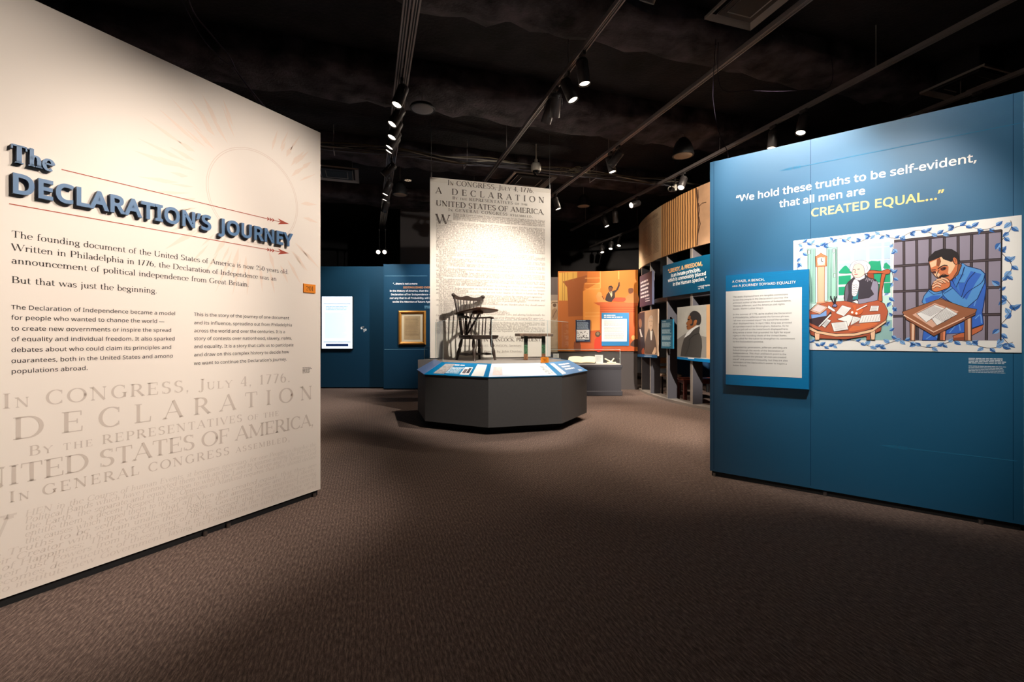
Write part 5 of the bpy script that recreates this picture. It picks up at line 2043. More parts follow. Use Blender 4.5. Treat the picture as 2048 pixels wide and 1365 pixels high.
def cloth_mat():
    m = bpy.data.materials.new('striped_print')
    m.use_nodes = True
    nt = m.node_tree
    bs = nt.nodes['Principled BSDF']
    bs.inputs['Roughness'].default_value = .7
    tc = nt.nodes.new('ShaderNodeTexCoord')
    mp = nt.nodes.new('ShaderNodeMapping')
    mp.inputs['Rotation'].default_value = (0, 0, -.12)
    wv = nt.nodes.new('ShaderNodeTexWave')
    wv.bands_direction = 'Y'
    wv.inputs['Scale'].default_value = 4.2
    wv.inputs['Distortion'].default_value = 1.2
    wv.inputs['Detail'].default_value = 4
    r = nt.nodes.new('ShaderNodeValToRGB')
    r.color_ramp.elements[0].color = lin((112, 74, 46))
    r.color_ramp.elements[1].color = lin((222, 166, 104))
    r.color_ramp.elements[0].position = .15
    r.color_ramp.elements[1].position = .6
    nt.links.new(tc.outputs['Object'], mp.inputs[0])
    nt.links.new(mp.outputs[0], wv.inputs['Vector'])
    nt.links.new(wv.outputs['Fac'], r.inputs['Fac'])
    nt.links.new(r.outputs['Color'], bs.inputs['Base Color'])
    return m


curved_bar(SMIN, s_a, HZ0, HZ1, -.02, .02, M_PARCH, 'manuscript_panel', hd)
curved_bar(s_a, s_b, HZ0, HZ1, -.02, .021, cloth_mat(), 'striped_panel', hd, 24)
curved_bar(s_b, SMAX, HZ0, HZ1, -.02, .02, mat('plain_parchment', (178, 140, 108), .7, noise=.15, nscale=4), 'parchment_panel', hd)
q = Print(CU, .0225)
sS = CU.at(1282, 480)[0]
for i in range(24):
    for j in range(3):
        q.bars(s_a - 1.15 + j * .37, s_a - .86 + j * .37 + .04, HZ1 - .24 - i * .03, .008, rr, .25)
q.add('IN CONGRESS', SER_S, s_a - .95, HZ1 - .16, .09, .8)
q.build('manuscript_lines', ink((132, 108, 86)), hd)
q = Print(CU, .0225)
for (u, zz) in ((.0, 3.7), (.03, 3.45), (.05, 3.2)):
    q.stroke([(s_b + u * .3, zz), (s_b + .02 + u, zz + .16), (s_b + .01 + u * .5, zz + .3)], .02)
q.stroke([(s_b - .01, HZ0 + .01), (s_b + .02, 3.4), (s_b + .0, 3.8), (s_b - .03, HZ1 - .01)], .03)
q.stroke([(s_b + .03, 3.68), (s_b + .12, 3.72), (s_b + .22, 3.71)], .014)
q.build('torn_edge', ink((72, 50, 38)), hd)


def curved_panel(x0, x1, yt0, yt1, yb0, yb1, base, thick, m, name, label, cat, seg=10):
    """board bent to the framework between two picture columns; heights averaged from both ends"""
    D = Drum(CU.cx, CU.cy, CU.R + base + thick)
    a0, a1 = D.at(x0, yt0), D.at(x1, yt1)
    b0, b1 = D.at(x0, yb0), D.at(x1, yb1)
    zt_, zb_ = (a0[1] + a1[1]) / 2, (b0[1] + b1[1]) / 2
    k = CU.R / D.R
    t = thing(name, label, cat, D.pt((a0[0] + a1[0]) / 2, zb_, -thick))
    board(CU, a0[0] * k, a1[0] * k, zb_, zt_, thick, m, 'board', t, base, seg)
    return t, D, (a0[0], zb_), (a1[0], zt_)


M_TEAL = mat('teal_print', (0, 82, 116), .5)
t, D, a, b = curved_panel(1325.5, 1436, 529, 509, 593, 584, .004, .04, M_TEAL, 'quotation_sign', 'teal quotation panel about liberty and freedom on the curved framework', 'sign')
c6 = lambda x, y: (1100 + x * .26377, 480 + y * .26374)
q = Print(D, .0015)
q.fit([('is an innate principle,', *c6(918, 277), *c6(1142, 243)), ('which is unmovably placed', *c6(895, 312), *c6(1184, 277)), ('in the Human species.\u201d', *c6(932, 345), *c6(1186, 312))], ('sans', 2.6, 1))
q.build('quotation_lettering', WHITE, t)
q = Print(D, .0015)
q.fit([('\u2014Lemuel Haynes', *c6(1120, 360), *c6(1212, 348)), ('ca. 1776', *c6(1124, 375), *c6(1168, 370))], ('sans', 2.0, 1))
q.build('attribution_lettering', WHITE, t)
q = Print(D, .0015)
q.fit([('\u201cLIBERTY, & FREEDOM,', *c6(895, 243), *c6(1157, 203))], ('sans', 2.6, 1))
q.build('emphasised_lettering', ink((244, 184, 120)), t)
t, D, a, b = curved_panel(1279.5, 1304, 553, 543, 616, 608, .004, .05, mat('slate_navy_print', (44, 48, 78), .5), 'quotation_sign', 'dark navy quotation panel at the far left of the curved framework', 'sign')
q = Print(D, .0015)
Lp = b[0] - a[0]
for i in range(5):
    q.bars(a[0] + Lp * .12, b[0] - Lp * .12, b[1] - .19 - i * .085, .042, rr, .2)
for i in range(2):
    q.bars(a[0] + Lp * .55, b[0] - Lp * .14, a[1] + .14 - i * .05, .02, rr)
q.build('small_lettering', ink((226, 226, 232)), t)
# two small portraits
CRP = (1270, 600, .16848)
t, D, a, b = curved_panel(1279.5, 1315.5, 624, 619, 706, 715, .004, .03, mat('warm_brown_print', (186, 154, 126), .6), 'portrait_panel', 'panel with two small portraits of men on the left of the curved framework', 'picture')
A = Art(D, CRP, .0006, .0003)
A.poly([(-60, 190), (115, 140), (112, 660), (-60, 650)], (62, 46, 44))
A.poly([(20, 360), (95, 330), (112, 420), (112, 640), (10, 640)], (40, 34, 38), 2)
A.poly([(52, 350), (66, 345), (92, 440), (70, 442)], (228, 222, 216))
A.poly([(46, 250), (62, 225), (80, 250), (82, 310), (64, 335), (48, 310)], (158, 112, 82), 2)
A.poly([(80, 600), (106, 570), (110, 640), (82, 640)], (150, 72, 44), 2)
A.poly([(118, 640), (120, 500), (150, 380), (176, 320), (215, 350), (240, 440), (256, 560), (256, 645)], (92, 76, 66), 0)
A.poly([(176, 330), (190, 370), (208, 370), (212, 330), (200, 480), (188, 480)], (236, 230, 222))
A.poly([(158, 260), (165, 215), (190, 190), (212, 215), (216, 270), (205, 345), (188, 372), (170, 340)], (222, 190, 160), 2)
A.poly([(152, 330), (158, 240), (175, 195), (195, 180), (214, 200), (218, 250), (206, 225), (185, 215), (168, 240), (164, 330), (156, 360)], (206, 184, 164), 0)
A.line([(172, 255), (184, 253)], (110, 84, 70), .012)
A.line([(196, 253), (208, 255)], (110, 84, 70), .012)
A.line([(184, 310), (200, 310)], (150, 90, 74), .012)
A.poly([(205, 640), (215, 615), (240, 560), (252, 600), (240, 645)], (220, 184, 150), 2)
A.poly([(-60, 640), (266, 655), (266, 690), (-60, 670)], (20, 84, 132))
A.poly([(110, 668), (140, 664), (200, 666), (200, 672), (112, 672)], (206, 214, 220))
A.build('portraits', t)
# narrow caption panel
t, D, a, b = curved_panel(1322.5, 1345.5, 640, 639, 697, 698, .004, .03, mat('teal_caption', (24, 104, 132), .5), 'caption_sign', 'narrow teal caption panel between the portraits on the curved framework', 'sign', 4)
q = Print(D, .002)
Lp, H = b[0] - a[0], b[1] - a[1]
for k in range(4):
    for i in range(5):
        q.bars(a[0] + Lp * .09, b[0] - Lp * .1, b[1] - H * (.14 + k * .22 + i * .031), .014, rr, .2)
q.bars(a[0] + Lp * .12, a[0] + Lp * .45, b[1] - H * .085, .024, rr)
q.build('caption_text', ink((170, 206, 216)), t)
# large profile portrait
t, D, a, b = curved_panel(1354.5, 1440, 614.5, 608, 718, 722.5, .004, .035, mat('grey_portrait_ground', (188, 182, 170), .65, noise=.12, nscale=3), 'portrait_panel', 'large profile portrait of a man in a dark coat on the curved framework', 'picture')
A = Art(D, CRP, .0006, .0003)
A.poly([(502, 470), (600, 400), (720, 420), (850, 440), (850, 690), (502, 675)], (138, 132, 124), 0)
A.poly([(848, 60), (1010, 45), (1010, 730), (848, 690)], (216, 166, 118))
A.poly([(540, 670), (555, 560), (580, 470), (625, 410), (700, 355), (760, 305), (772, 330), (764, 390), (792, 460), (798, 560), (780, 690)], (70, 66, 62), 0)
A.poly([(585, 450), (620, 385), (650, 360), (690, 330), (752, 302), (762, 315), (700, 350), (650, 410), (600, 445)], (232, 228, 222), 0)
A.poly([(625, 225), (640, 185), (680, 165), (730, 200), (742, 290), (690, 330), (640, 356), (618, 350), (614, 318), (622, 300), (606, 288), (612, 268), (628, 250)], (150, 92, 54), 0)
A.poly([(648, 185), (660, 155), (700, 130), (745, 142), (780, 180), (788, 240), (776, 290), (752, 302), (728, 295), (735, 250), (720, 235), (698, 255), (690, 300), (664, 308), (655, 292), (680, 280), (678, 240), (660, 225), (664, 195)], (54, 50, 48), 2)
A.poly([(702, 270), (714, 240), (736, 240), (734, 270), (712, 292)], (176, 108, 62), 2)
A.line([(628, 235), (650, 232)], (40, 30, 28), .016)
A.line([(612, 318), (632, 320)], (96, 50, 36), .012)
A.line([(640, 480), (700, 420), (760, 400)], (48, 46, 44), .016, 3)
A.line([(600, 660), (640, 560), (650, 480)], (48, 46, 44), .012, 3)
A.poly([(502, 676), (1010, 715), (1010, 760), (502, 702)], (0, 112, 172))
A.poly([(630, 688), (704, 692), (704, 704), (630, 700)], (232, 236, 240))
A.build('profile_portrait', t)

# furniture seen through the framework
wc = thing('wooden_chair', 'light wooden chair seen between the studs of the curved framework', 'chair', (3.55, 10.6, 0))
M_LW = mat('light_wood', (196, 146, 106), .5, noise=.15, nscale=9)
M_DW = mat('dark_leg_wood', (40, 28, 24), .5)
mb = MB()
mb.box((3.58, 10.6, .44), (.46, .44, .045), mat('pale_seat', (206, 176, 152), .5), None, .012)
mb.build('seat', wc)
for zz, hh in ((.76, .13), (.60, .05)):
    mb = MB()
    mb.box((3.58, 10.80, zz), (.44, .03, hh), M_LW, None, .01)
    mb.build('back_slat', wc)
for x in (3.38, 3.78):
    mb = MB()
    mb.box((x, 10.80, .42), (.035, .04, .84), M_LW, None, .006)
    mb.build('back_post', wc)
    mb = MB()
    mb.box((x, 10.42, .21), (.045, .045, .42), M_DW, None, .006)
    mb.build('leg', wc)
rb = thing('low_table', 'red brown low table on square legs behind the curved framework', 'table', (3.8, 9.25, 0))
M_RB = mat('red_brown_wood', (98, 44, 30), .35, noise=.2, nscale=9)
mb = MB()
mb.box((3.83, 9.45, .445), (.84, .5, .035), M_RB, None, .008)
mb.box((3.83, 9.45, .40), (.76, .42, .06), M_RB)
mb.build('top', rb)
for x in (3.46, 4.2):
    for y in (9.25, 9.65):
        mb = MB()
        mb.box((x, y, .215), (.065, .065, .43), M_RB, None, .006)
        mb.build('leg', rb)
bp_ = thing('blue_panel', 'low blue panel on a grey shelf seen behind the curved framework', 'panel', (4.0, 10.95, 0))
mb = MB()
mb.box((4.25, 11.0, .58), (1.0, .04, .52), mat('low_blue', (12, 60, 98), .5))
mb.build('face_panel', bp_)
mb = MB()
mb.box((4.25, 10.97, .30), (1.04, .16, .03), mat('steel_shelf', (120, 118, 124), .5))
mb.build('shelf', bp_)
for x in (3.85, 4.65):
    mb = MB()
    mb.box((x, 11.0, .15), (.05, .05, .30), M_BLACK)
    mb.build('foot', bp_)


# ------------------------------------------------------------------ lighting tracks and spotlights
TRZ = 4.40
TRACKS = {'A': -.914, 'B': 1.015, 'C': 2.737, 'D': 4.61, 'E': 6.366}
TSL = TD.x / TD.y


def tp(k, d, zz=TRZ):
    return Vector((TRACKS[k] + TSL * (d - 4.248), d, zz))


M_TRACK = mat('track_grey', (150, 140, 138), .4, .3)
M_TRACKD = mat('track_slot', (22, 20, 22), .6)
M_HEAD = mat('spotlight_black', (58, 54, 54), .42)
TLAB = {'A': 'wide double lighting track at the left, ending far beyond the navy walls', 'B': 'lighting track that passes behind the top of the hanging banner',
        'C': 'lighting track running down to the right edge of the banner top', 'D': 'lighting track passing just above the left end of the blue partition',
        'E': 'outermost lighting track at the upper right above the blue partition'}
TSPAN = {'A': (-2.6, 13.6), 'B': (-2.6, 12.5), 'C': (-2.6, 13.0), 'D': (-2.6, 13.5), 'E': (-2.0, 16.0)}
for k, (d0, d1) in TSPAN.items():
    mid = tp(k, (d0 + d1) / 2)
    t = thing('lighting_track', TLAB[k], 'lighting track', mid, 0, 'ceiling lighting tracks')
    for o in ((-.045, .045) if k == 'A' else (0,)):
        mb = MB()
        w = .036 if k == 'A' else .030
        p0, p1 = tp(k, d0) + TN * o, tp(k, d1) + TN * o
        e = p1 - p0
        for x0, x1, z0, z1, m in ((-w, w, .03, .05, M_TRACK), (-w, -w * .55, 0, .03, M_TRACK), (w * .55, w, 0, .03, M_TRACK), (-w * .14, w * .14, .004, .03, M_TRACK), (-w * .55, w * .55, .012, .03, M_TRACKD)):
            mb.prism([p0 + TN * x0 + Vector((0, 0, z0)), p0 + TN * x1 + Vector((0, 0, z0)), p0 + TN * x1 + Vector((0, 0, z1)), p0 + TN * x0 + Vector((0, 0, z1))], e, m)
        mb.build('rail', t)
    d = d0 + .8
    while d < d1:
        mb = MB()
        mb.tube([tp(k, d, TRZ + .05), tp(k, d, ZC)], .006, M_TRACK, 6)
        mb.build('hanger_rod', t)
        d += 2.4

M_LENS = mat('lamp_glow', (255, 240, 218), .3, emit=6.0)
M_RIM = mat('lens_rim', (24, 22, 22), .4)
_HM = {}


def head_meshes(L, R):
    k = (L, R)
    if k not in _HM:
        mb = MB()
        prof = [(0, L * .52), (R * .75, L * .52), (R * .96, L * .46), (R, L * .40), (R, -L * .5), (R * .9, -L * .5), (R * .86, -L * .44), (0, -L * .44)]
        mb.lathe(prof, (0, 0, 0), (0, 0, 1), M_HEAD, 24)
        for z_ in (.30, .36):
            mb.lathe([(R, L * z_), (R * 1.04, L * z_ + .004), (R * 1.04, L * z_ + .010), (R, L * z_ + .014)], (0, 0, 0), (0, 0, 1), M_HEAD, 24)
        b = mb.build('body_source', None)
        mb = MB()
        mb.lathe([(0, -L * .455), (R * .55, -L * .452), (R * .84, -L * .446)], (0, 0, 0), (0, 0, 1), M_LENS, 20)
        l = mb.build('lens_source', None)
        _HM[k] = (b.data, l.data)
        bpy.data.objects.remove(b)
        bpy.data.objects.remove(l)
    return _HM[k]


def head(pivot, target, label, power, angle=50, color=NEUTRAL, blend=.7, stem=.13, L=.27, R=.066, group='track spotlights', lit=True):
    """black cylinder spotlight hung from a track: adapter, stem, yoke, body, glowing lens and the lamp itself"""
    pv, tg = Vector(pivot), Vector(target)
    t = thing('track_spotlight', label, 'spotlight', pv, 0, group)
    mb = MB()
    mb.box(pv + Vector((0, 0, -.02)), (.035, .11, .045), M_HEAD, Matrix.Rotation(math.atan2(TD.y, TD.x) - math.pi / 2, 3, 'Z'), .005)
    mb.build('adapter', t)
    hub = pv + Vector((0, 0, -stem))
    d = (tg - hub).normalized()
    c = hub + d * (L * .22) + Vector((0, 0, -.02))
    q = Vector((0, 0, -1)).rotation_difference(d)
    side = Vector((d.y, -d.x, 0))
    side = side.normalized() if side.length > .05 else Vector((1, 0, 0))
    mb = MB()
    mb.tube([pv + Vector((0, 0, -.03)), hub], .010, M_HEAD, 8)
    mb.tube([hub, hub + side * (R + .014), c + side * (R + .014)], .007, M_HEAD, 6)
    mb.tube([hub, hub - side * (R + .014), c - side * (R + .014)], .007, M_HEAD, 6)
    mb.build('yoke', t)
    bd, ld = head_meshes(L, R)
    for nm, dd in (('body', bd), ('lens', ld)):
        o = bpy.data.objects.new(nm, dd)
        COL.objects.link(o)
        o.parent = t
        o.location = c - pv
        o.rotation_mode = 'QUATERNION'
        o.rotation_quaternion = q
    if power:
        ldt = bpy.data.lights.new('lamp', 'SPOT')
        ldt.energy = power
        ldt.color = color
        ldt.spot_size = math.radians(angle)
        ldt.spot_blend = blend
        ldt.shadow_soft_size = .05
        o = bpy.data.objects.new('lamp', ldt)
        COL.objects.link(o)
        o.parent = t
        o.location = c - pv + d * (L * .5 + .01)
        o.rotation_mode = 'QUATERNION'
        o.rotation_quaternion = q
    return t


TNAME = {'A': 'double track at the left', 'B': 'track that leads behind the banner', 'C': 'track right of the banner top', 'D': 'track above the blue partition', 'E': 'outermost right track'}
SOFT = (1.0, .90, .80)
LW_ = lambda u, zz: LW.pt(u, zz)
RW_ = lambda u, zz: RW.pt(u, zz)
HEADS = [
    # track, distance along the room, target, power, cone, colour
    ('A', 1.0, LW_(-3.2, 1.4), 30, 50, SOFT), ('A', 2.1, LW_(-1.6, .7), 30, 40, SOFT), ('A', 3.3, (-.9, 4.6, 0), 60, 50, WARM),
    ('A', 5.56, (-2.6, 4.6, 0), 120, 40, NEUTRAL), ('A', 6.09, (-3.4, 5.0, .3), 160, 40, WARM), ('A', 6.47, (-3.2, 5.4, 0), 160, 40, WARM), ('A', 6.80, (-4.0, 6.3, 0), 160, 40, WARM),
    ('A', 6.95, (-4.2, 6.7, 0), 120, 40, WARM), ('A', 8.03, (-4.2, 7.9, 2.2), 260, 100, NEUTRAL), ('A', 9.0, (-4.0, 8.6, 0), 160, 45, NEUTRAL), ('A', 9.35, (-4.2, 9.2, 0), 160, 45, NEUTRAL), ('A', 10.2, (-4.1, 11.7, 1.7), 330, 74, NEUTRAL),
    ('B', 1.4, LW_(-2.15, 1.28), 640, 44, SOFT), ('B', 2.7, LW_(-.72, 1.36), 620, 48, SOFT), ('B', 3.15, RW_(.58, 2.72), 520, 48, NEUTRAL), ('B', 1.7, RW_(1.2, 1.7), 400, 40, NEUTRAL), ('B', 2.4, RW_(1.5, 2.4), 130, 60, NEUTRAL), ('B', 3.75, (.0, 6.3, .55), 750, 34, NEUTRAL),
    ('B', 5.04, (1.3, 5.0, 0), 160, 50, WARM), ('B', 5.43, (2.3, 4.95, 0), 160, 44, WARM), ('B', 5.75, (.4, 7.6, 1.4), 140, 60, NEUTRAL), ('B', 5.92, (-.4, 7.8, 1.7), 600, 72, NEUTRAL),
    ('B', 9.3, (2.0, 11.5, 1.9), 720, 62, WARM), ('B', 9.7, (-2.35, 11.45, 2.2), 420, 46, COOL),  # added heads, unseen behind the banner, to light the mural and quote wall
    ('C', 3.7, (-.3, 8.0, 3.35), 470, 38, NEUTRAL), ('C', 3.3, (3.35, 8.7, 3.45), 2900, 26, WARM), ('C', 3.0, (3.35, 8.7, 1.7), 3300, 28, NEUTRAL),
    ('C', 7.50, (.7, 8.1, 3.0), 50, 110, NEUTRAL), ('C', 7.75, (2.5, 7.4, 0), 600, 55, WARM), ('C', 10.0, (2.3, 9.7, 0), 420, 50, WARM), ('C', 11.0, (1.8, 10.6, .7), 200, 40, WARM),
    ('D', 6.30, (2.6, 5.6, 0), 160, 50, WARM), ('D', 6.77, (3.2, 6.6, 0), 160, 50, WARM), ('D', 8.70, (1.3, 6.7, 0), 560, 45, WARM), ('D', 10.2, (.3, 8.7, 3.2), 300, 90, WARM), ('D', 11.1, (2.9, 11.5, .2), 100, 50, WARM), ('D', 11.6, (3.6, 10.7, .3), 220, 60, WARM),
    ('E', 5.83, (5.2, 4.2, 0), 50, 40, WARM), ('E', 14.1, (2.0, 12.4, 0), 80, 40, WARM), ('E', 14.6, (2.2, 12.9, 0), 80, 40, WARM), ('E', 15.2, (3.0, 13.4, 0), 80, 40, WARM),
]
cnt = {}
for k, d, tg, pw, an, co in HEADS:
    i = cnt.get(k, 0)
    cnt[k] = i + 1
    near = {'A': 3, 'B': 6, 'C': 3, 'D': 0, 'E': 0}[k]
    if i < near:
        lab = '%s black spotlight overhead on the %s, nearest the entrance' % (ORD[i], TNAME[k])
    else:
        lab = '%s black spotlight in view or added unseen along the %s' % (ORD[i - near], TNAME[k])
    head(tp(k, d), tg, lab, pw, an, co)
# pair on a long stem at the far end of the double track
for sx, o in (('left', -.08), ('right', .10)):
    pv = tp('A', 13.3) + Vector((o, 0, 0))
    head(pv, pv + Vector((.2, -4, -2.2)), '%s lamp of the stemmed pair at the far end of the double track' % sx, 30, 40, COOL, stem=.60, L=.2, R=.066)

# ------------------------------------------------------------------ other things under the ceiling
def downlight(x, y, label, r=.105):
    o = Vector((x, y, ZC))
    t = thing('downlight', label, 'ceiling light', o, 0, 'recessed downlights')
    mb = MB()
    mb.lathe([(r * 1.12, -.004), (r * 1.12, -.016), (r * .94, -.016), (r * .92, -.002)], o, (0, 0, 1), mat('downlight_trim', (190, 180, 172), .4), 28)
    mb.build('trim_ring', t)
    mb = MB()
    mb.lathe([(r * .92, -.012), (r * .6, -.006), (r * .3, -.004), (0, -.004)], o, (0, 0, 1), mat('downlight_glow', (255, 226, 190), .3, emit=.55), 24)
    for j in range(6):
        w = math.pi / 3 * j
        mb.box(o + Vector((r * .5 * math.cos(w), r * .5 * math.sin(w), -.014)), (r * .75, .008, .006), mat('reflector_rib', (96, 84, 74), .5), Matrix.Rotation(w, 3, 'Z'))
    mb.build('reflector', t)
    return t


def at_z(x, y, zz):
    d = (zz - EYE) * FPX / (HY - y)
    return Vector(((x - CX) / FPX * d, d, zz))


v = at_z(980, 200, ZC)
downlight(v.x, v.y, 'round recessed downlight in the ceiling above the hanging banner')
v = at_z(1381, 272, ZC)
downlight(v.x, v.y, 'round recessed downlight above the dark bell speaker at the right')
v = at_z(816, 360, ZC)
downlight(v.x, v.y, 'small distant downlight left of the banner top', .08)
M_SPK = mat('speaker_black', (24, 23, 25), .6)
M_GRL = mat('speaker_grille_tan', (150, 132, 112), .6, noise=.1, nscale=60)


def pendant(x, y, zz, r, label, m_grille, dome=True):
    o = at_z(x, y, zz)
    t = thing('pendant_speaker', label, 'speaker', o, 0, 'hanging ceiling speakers')
    mb = MB()
    if dome:
        mb.lathe([(r, 0), (r * 1.02, .02), (r * .98, .05), (r * .9, r * .75), (r * .7, r * 1.3), (r * .35, r * 1.7), (0, r * 1.78)], o, (0, 0, 1), M_SPK, 28)
    else:
        mb.lathe([(r, 0), (r * 1.02, .012), (r * .95, .04), (r * .3, .08), (0, .085)], o, (0, 0, 1), M_SPK, 28)
    mb.build('housing', t)
    mb = MB()
    mb.lathe([(0, -.012), (r * .5, -.01), (r * .94, .002), (r * .98, .008)], o, (0, 0, 1), m_grille, 28)
    mb.build('grille', t)
    mb = MB()
    top = r * 1.75 if dome else .08
    mb.tube([o + Vector((0, 0, top)), Vector((o.x, o.y, ZC))], .006, M_TRACK, 6)
    mb.build('cable', t)


pendant(1366, 312, 4.30, .17, 'dark bell shaped hanging speaker beyond the third lighting track', M_GRL)
pendant(1167, 413, 4.30, .15, 'hanging speaker with a tan underside right of the banner top', M_GRL)
pendant(800, 390, 4.35, .16, 'hanging speaker half hidden behind the spotlights left of the banner', M_GRL)
pendant(845, 219, 4.45, .17, 'flat round grey hanging speaker beside the double track', mat('speaker_grille_grey', (120, 116, 118), .5), False)


def diffuser(c, size, label, open_flap=False):
    """square stepped air diffuser below the ceiling, aligned with the tracks"""
    t = thing('air_diffuser', label, 'air vent', c, 0, 'square ceiling air diffusers')
    m1 = mat('diffuser_paint', (168, 160, 152), .5)
    m2 = mat('diffuser_dark', (34, 32, 33), .6)
    R_ = Matrix.Rotation(math.atan2(TD.y, TD.x) - math.pi / 2, 3, 'Z')
    c = Vector(c)
    mb = MB()
    mb.box(c + Vector((0, 0, .20)), (size * .7, size * .7, .38), m2, R_)
    mb.build('duct_collar', t)
    mb = MB()
    for k, (s, z0) in enumerate(((1.0, 0), (.74, .012), (.5, .004))):
        h = size * s / 2
        i = h - size * .09
        for (a, b) in ((0, 1), (1, 2), (2, 3), (3, 0)):
            C4 = [(-1, -1), (1, -1), (1, 1), (-1, 1)]
            q = [Vector((C4[a][0] * h, C4[a][1] * h, z0)), Vector((C4[b][0] * h, C4[b][1] * h, z0)), Vector((C4[b][0] * i, C4[b][1] * i, z0 + .035)), Vector((C4[a][0] * i, C4[a][1] * i, z0 + .035))]
            mb.face([c + R_ @ p for p in q], m1)
            if k == 0:
                e = [Vector((C4[a][0] * h, C4[a][1] * h, 0)), Vector((C4[b][0] * h, C4[b][1] * h, 0)), Vector((C4[b][0] * h, C4[b][1] * h, .03)), Vector((C4[a][0] * h, C4[a][1] * h, .03))]
                mb.face([c + R_ @ p for p in e], m1)
    mb.build('louvre_rings', t)
    mb = MB()
    mb.box(c + Vector((0, 0, .03)), (size * .3, size * .3, .012), m1, R_)
    mb.build('centre_plate', t)
    if open_flap:
        mb = MB()
        mb.box(c + R_ @ Vector((-.02, .12, -.16)), (.14, .012, .36), m2, R_ @ Matrix.Rotation(math.radians(28), 3, 'X'))
        mb.build('hanging_flap', t)
    return t


cz = 4.62
v = at_z(1985, 150, cz)
diffuser(v + TD * .25, .70, 'square air diffuser with a hanging flap at the top right corner', True)
v = at_z(1500, 12, cz)
diffuser(v, .6, 'dim square air diffuser at the top edge, between two tracks')
v = at_z(1066, 356, cz)
diffuser(v + TD * .3, .95, 'square air diffuser just above the right end of the banner')
v = at_z(672, 340, cz)
diffuser(v + TD * .3, .85, 'square grey air diffuser beside the edge of the cream partition')

# bundles of cable crossing the ceiling
cb0, cb1 = at_z(560, 278, 4.6), at_z(1400, 372, 4.6)
bd_ = thing('cable_bundle', 'long bundle of loose cables crossing below the ceiling behind the banner', 'cables', (cb0 + cb1) / 2)
CABC = [(168, 160, 150), (96, 92, 96), (150, 132, 96), (60, 58, 62), (120, 124, 140), (80, 72, 66), (176, 168, 150), (52, 50, 54), (132, 118, 88), (90, 88, 94)]
for i, c in enumerate(CABC):
    mb = MB()
    e = cb1 + (cb1 - cb0) * .15 - cb0
    oy, oz = RND.uniform(-.09, .09), RND.uniform(-.05, .05)
    ph, am = RND.uniform(0, 6), RND.uniform(.01, .035)
    s = cb0 - (cb1 - cb0) * .35
    e = cb1 + (cb1 - cb0) * .12 - s
    n = 70
    mb.tube([s + e * (j / n) + TD * (oy + am * math.sin(ph + j * .8)) + Vector((0, 0, oz + am * math.sin(ph * 2 + j * .55) - .02 * abs(math.sin(j * math.pi / 14)))) for j in range(n + 1)], RND.uniform(.007, .013), mat('cable_%d' % i, c, .6), 5)
    mb.build('cable', bd_)
for f in (.1, .38, .7, .95):
    mb = MB()
    q = cb0 + (cb1 - cb0) * f
    mb.tube([q + Vector((0, 0, -.07)), q + Vector((0, 0, -.07)) + TD * .3, q + TD * .3 + Vector((0, 0, .02))], .009, M_TRACK, 6)
    mb.tube([q + Vector((0, 0, -.07)), Vector((q.x, q.y, ZC))], .005, M_TRACK, 6)
    mb.build('hanger', bd_)
# loose coil beside the camera
v = at_z(1150, 345, 4.58)
cl = thing('cable_coil', 'tangle of thin pale cables beside the white dome camera', 'cables', v)
for i in range(7):
    mb = MB()
    r0 = RND.uniform(.08, .2)
    ph = RND.uniform(0, 6)
    mb.tube([v + Vector((RND.uniform(-.01, .01) + r0 * 2.0 * math.cos(ph + j * .42), r0 * .8 * math.sin(ph + j * .42), .05 * math.sin(j * .9 + ph) + i * .008)) for j in range(18)], .005, mat('coil_%d' % (i % 2), ((176, 166, 132), (150, 146, 140))[i % 2], .5), 5)
    mb.build('loop', cl)


def hanging_wire(pts, label, r=.006, col=(150, 132, 150)):
    P = [Vector(p) for p in pts]
    t = thing('dangling_wire', label, 'wire', P[0])
    mb = MB()
    n = len(P)
    sm = []
    for i in range(n - 1):
        p0, p1, p2, p3 = P[max(i - 1, 0)], P[i], P[i + 1], P[min(i + 2, n - 1)]
        for j in range(6):
            u = j / 6
            sm.append(.5 * (2 * p1 + (p2 - p0) * u + (2 * p0 - 5 * p1 + 4 * p2 - p3) * u * u + (3 * p1 - p0 - 3 * p2 + p3) * u ** 3))
    sm.append(P[-1])
    mb.tube(sm, r, mat('wire_%d' % col[0], col, .9, spec=.05), 6)
    mb.build('wire', t)


def ap(x, y, d):
    return Vector(((x - CX) / FPX * d, d, EYE + (HY - y) / FPX * d))


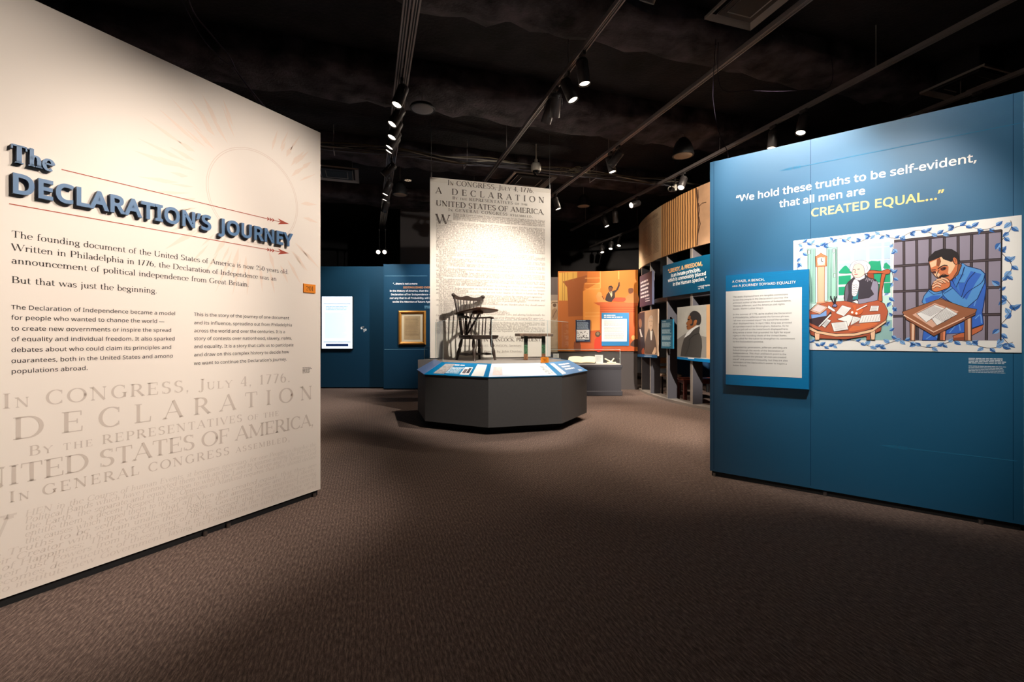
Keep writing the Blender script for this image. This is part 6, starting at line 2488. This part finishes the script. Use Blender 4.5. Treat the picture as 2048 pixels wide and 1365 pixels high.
hanging_wire([LW.pt(-.42, WALL_T, -.05), ap(478, 150, 3.75), ap(458, 112, 3.9), ap(420, 66, 4.1), ap(380, 8, 4.2), (-3.1, 4.3, ZC)], 'thicker wire rising from the top edge of the cream partition to the ceiling', .006)
hanging_wire([LW.pt(-.44, WALL_T, -.07), ap(470, 140, 3.95), ap(440, 116, 4.3), ap(402, 72, 4.5), ap(366, 4, 4.6), (-3.45, 4.7, ZC)], 'thin looping wire beside the thicker one above the cream partition', .004)
hanging_wire([RW.pt(.14, RWT, -.06), ap(1455, 304, 4.6), ap(1437, 262, 4.8), ap(1428, 215, 5.0), ap(1426, 172, 5.2), (2.35, 5.3, ZC)], 'wire hanging in a curve down to the top of the blue partition', .0035, (48, 42, 52))
hanging_wire([(2.40, 5.35, ZC - .02), ap(1440, 172, 5.3), ap(1500, 181, 5.4), ap(1580, 182, 5.6), ap(1660, 172, 5.7), (3.95, 5.75, ZC)], 'slack wire looping between the tracks above the blue partition', .003, (40, 34, 46))

# security cameras
v = at_z(1072, 336, 4.5)
t = thing('dome_camera', 'white dome security camera hanging above the banner', 'camera', v)
M_WP = mat('white_plastic', (226, 220, 206), .4)
mb = MB()
mb.lathe([(.085, -.06), (.095, -.03), (.095, .05), (.075, .085), (.03, .09), (.03, .16)], v, (0, 0, 1), M_WP, 24)
mb.build('housing', t)
mb = MB()
mb.lathe([(0, -.135), (.035, -.125), (.06, -.095), (.068, -.06)], v, (0, 0, 1), mat('smoked_dome', (26, 26, 30), .1), 20)
mb.build('dome', t)
mb = MB()
mb.tube([v + Vector((0, 0, .15)), Vector((v.x, v.y, ZC))], .014, M_WP, 8)
mb.build('stem', t)
v = ap(1345, 378, 9.5)
t = thing('bullet_camera', 'white security camera above the curved printed header', 'camera', v)
mb = MB()
mb.lathe([(0, -.11), (.055, -.108), (.06, -.09), (.06, .08), (.05, .10), (0, .105)], v, (.7, .75, .25), M_WP, 20)
mb.build('housing', t)
mb = MB()
mb.lathe([(0, -.118), (.03, -.118), (.04, -.108)], v, (.7, .75, .25), mat('smoked_dome', (26, 26, 30), .1), 16)
mb.build('lens', t)
mb = MB()
mb.box(v + Vector((.06, .02, .045)), (.05, .10, .17), M_WP, None, .01)
mb.tube([v + Vector((.06, .02, .1)), Vector((v.x + .06, v.y + .02, ZC))], .014, M_HEAD, 8)
mb.build('bracket', t)

bpy.context.view_layer.update()
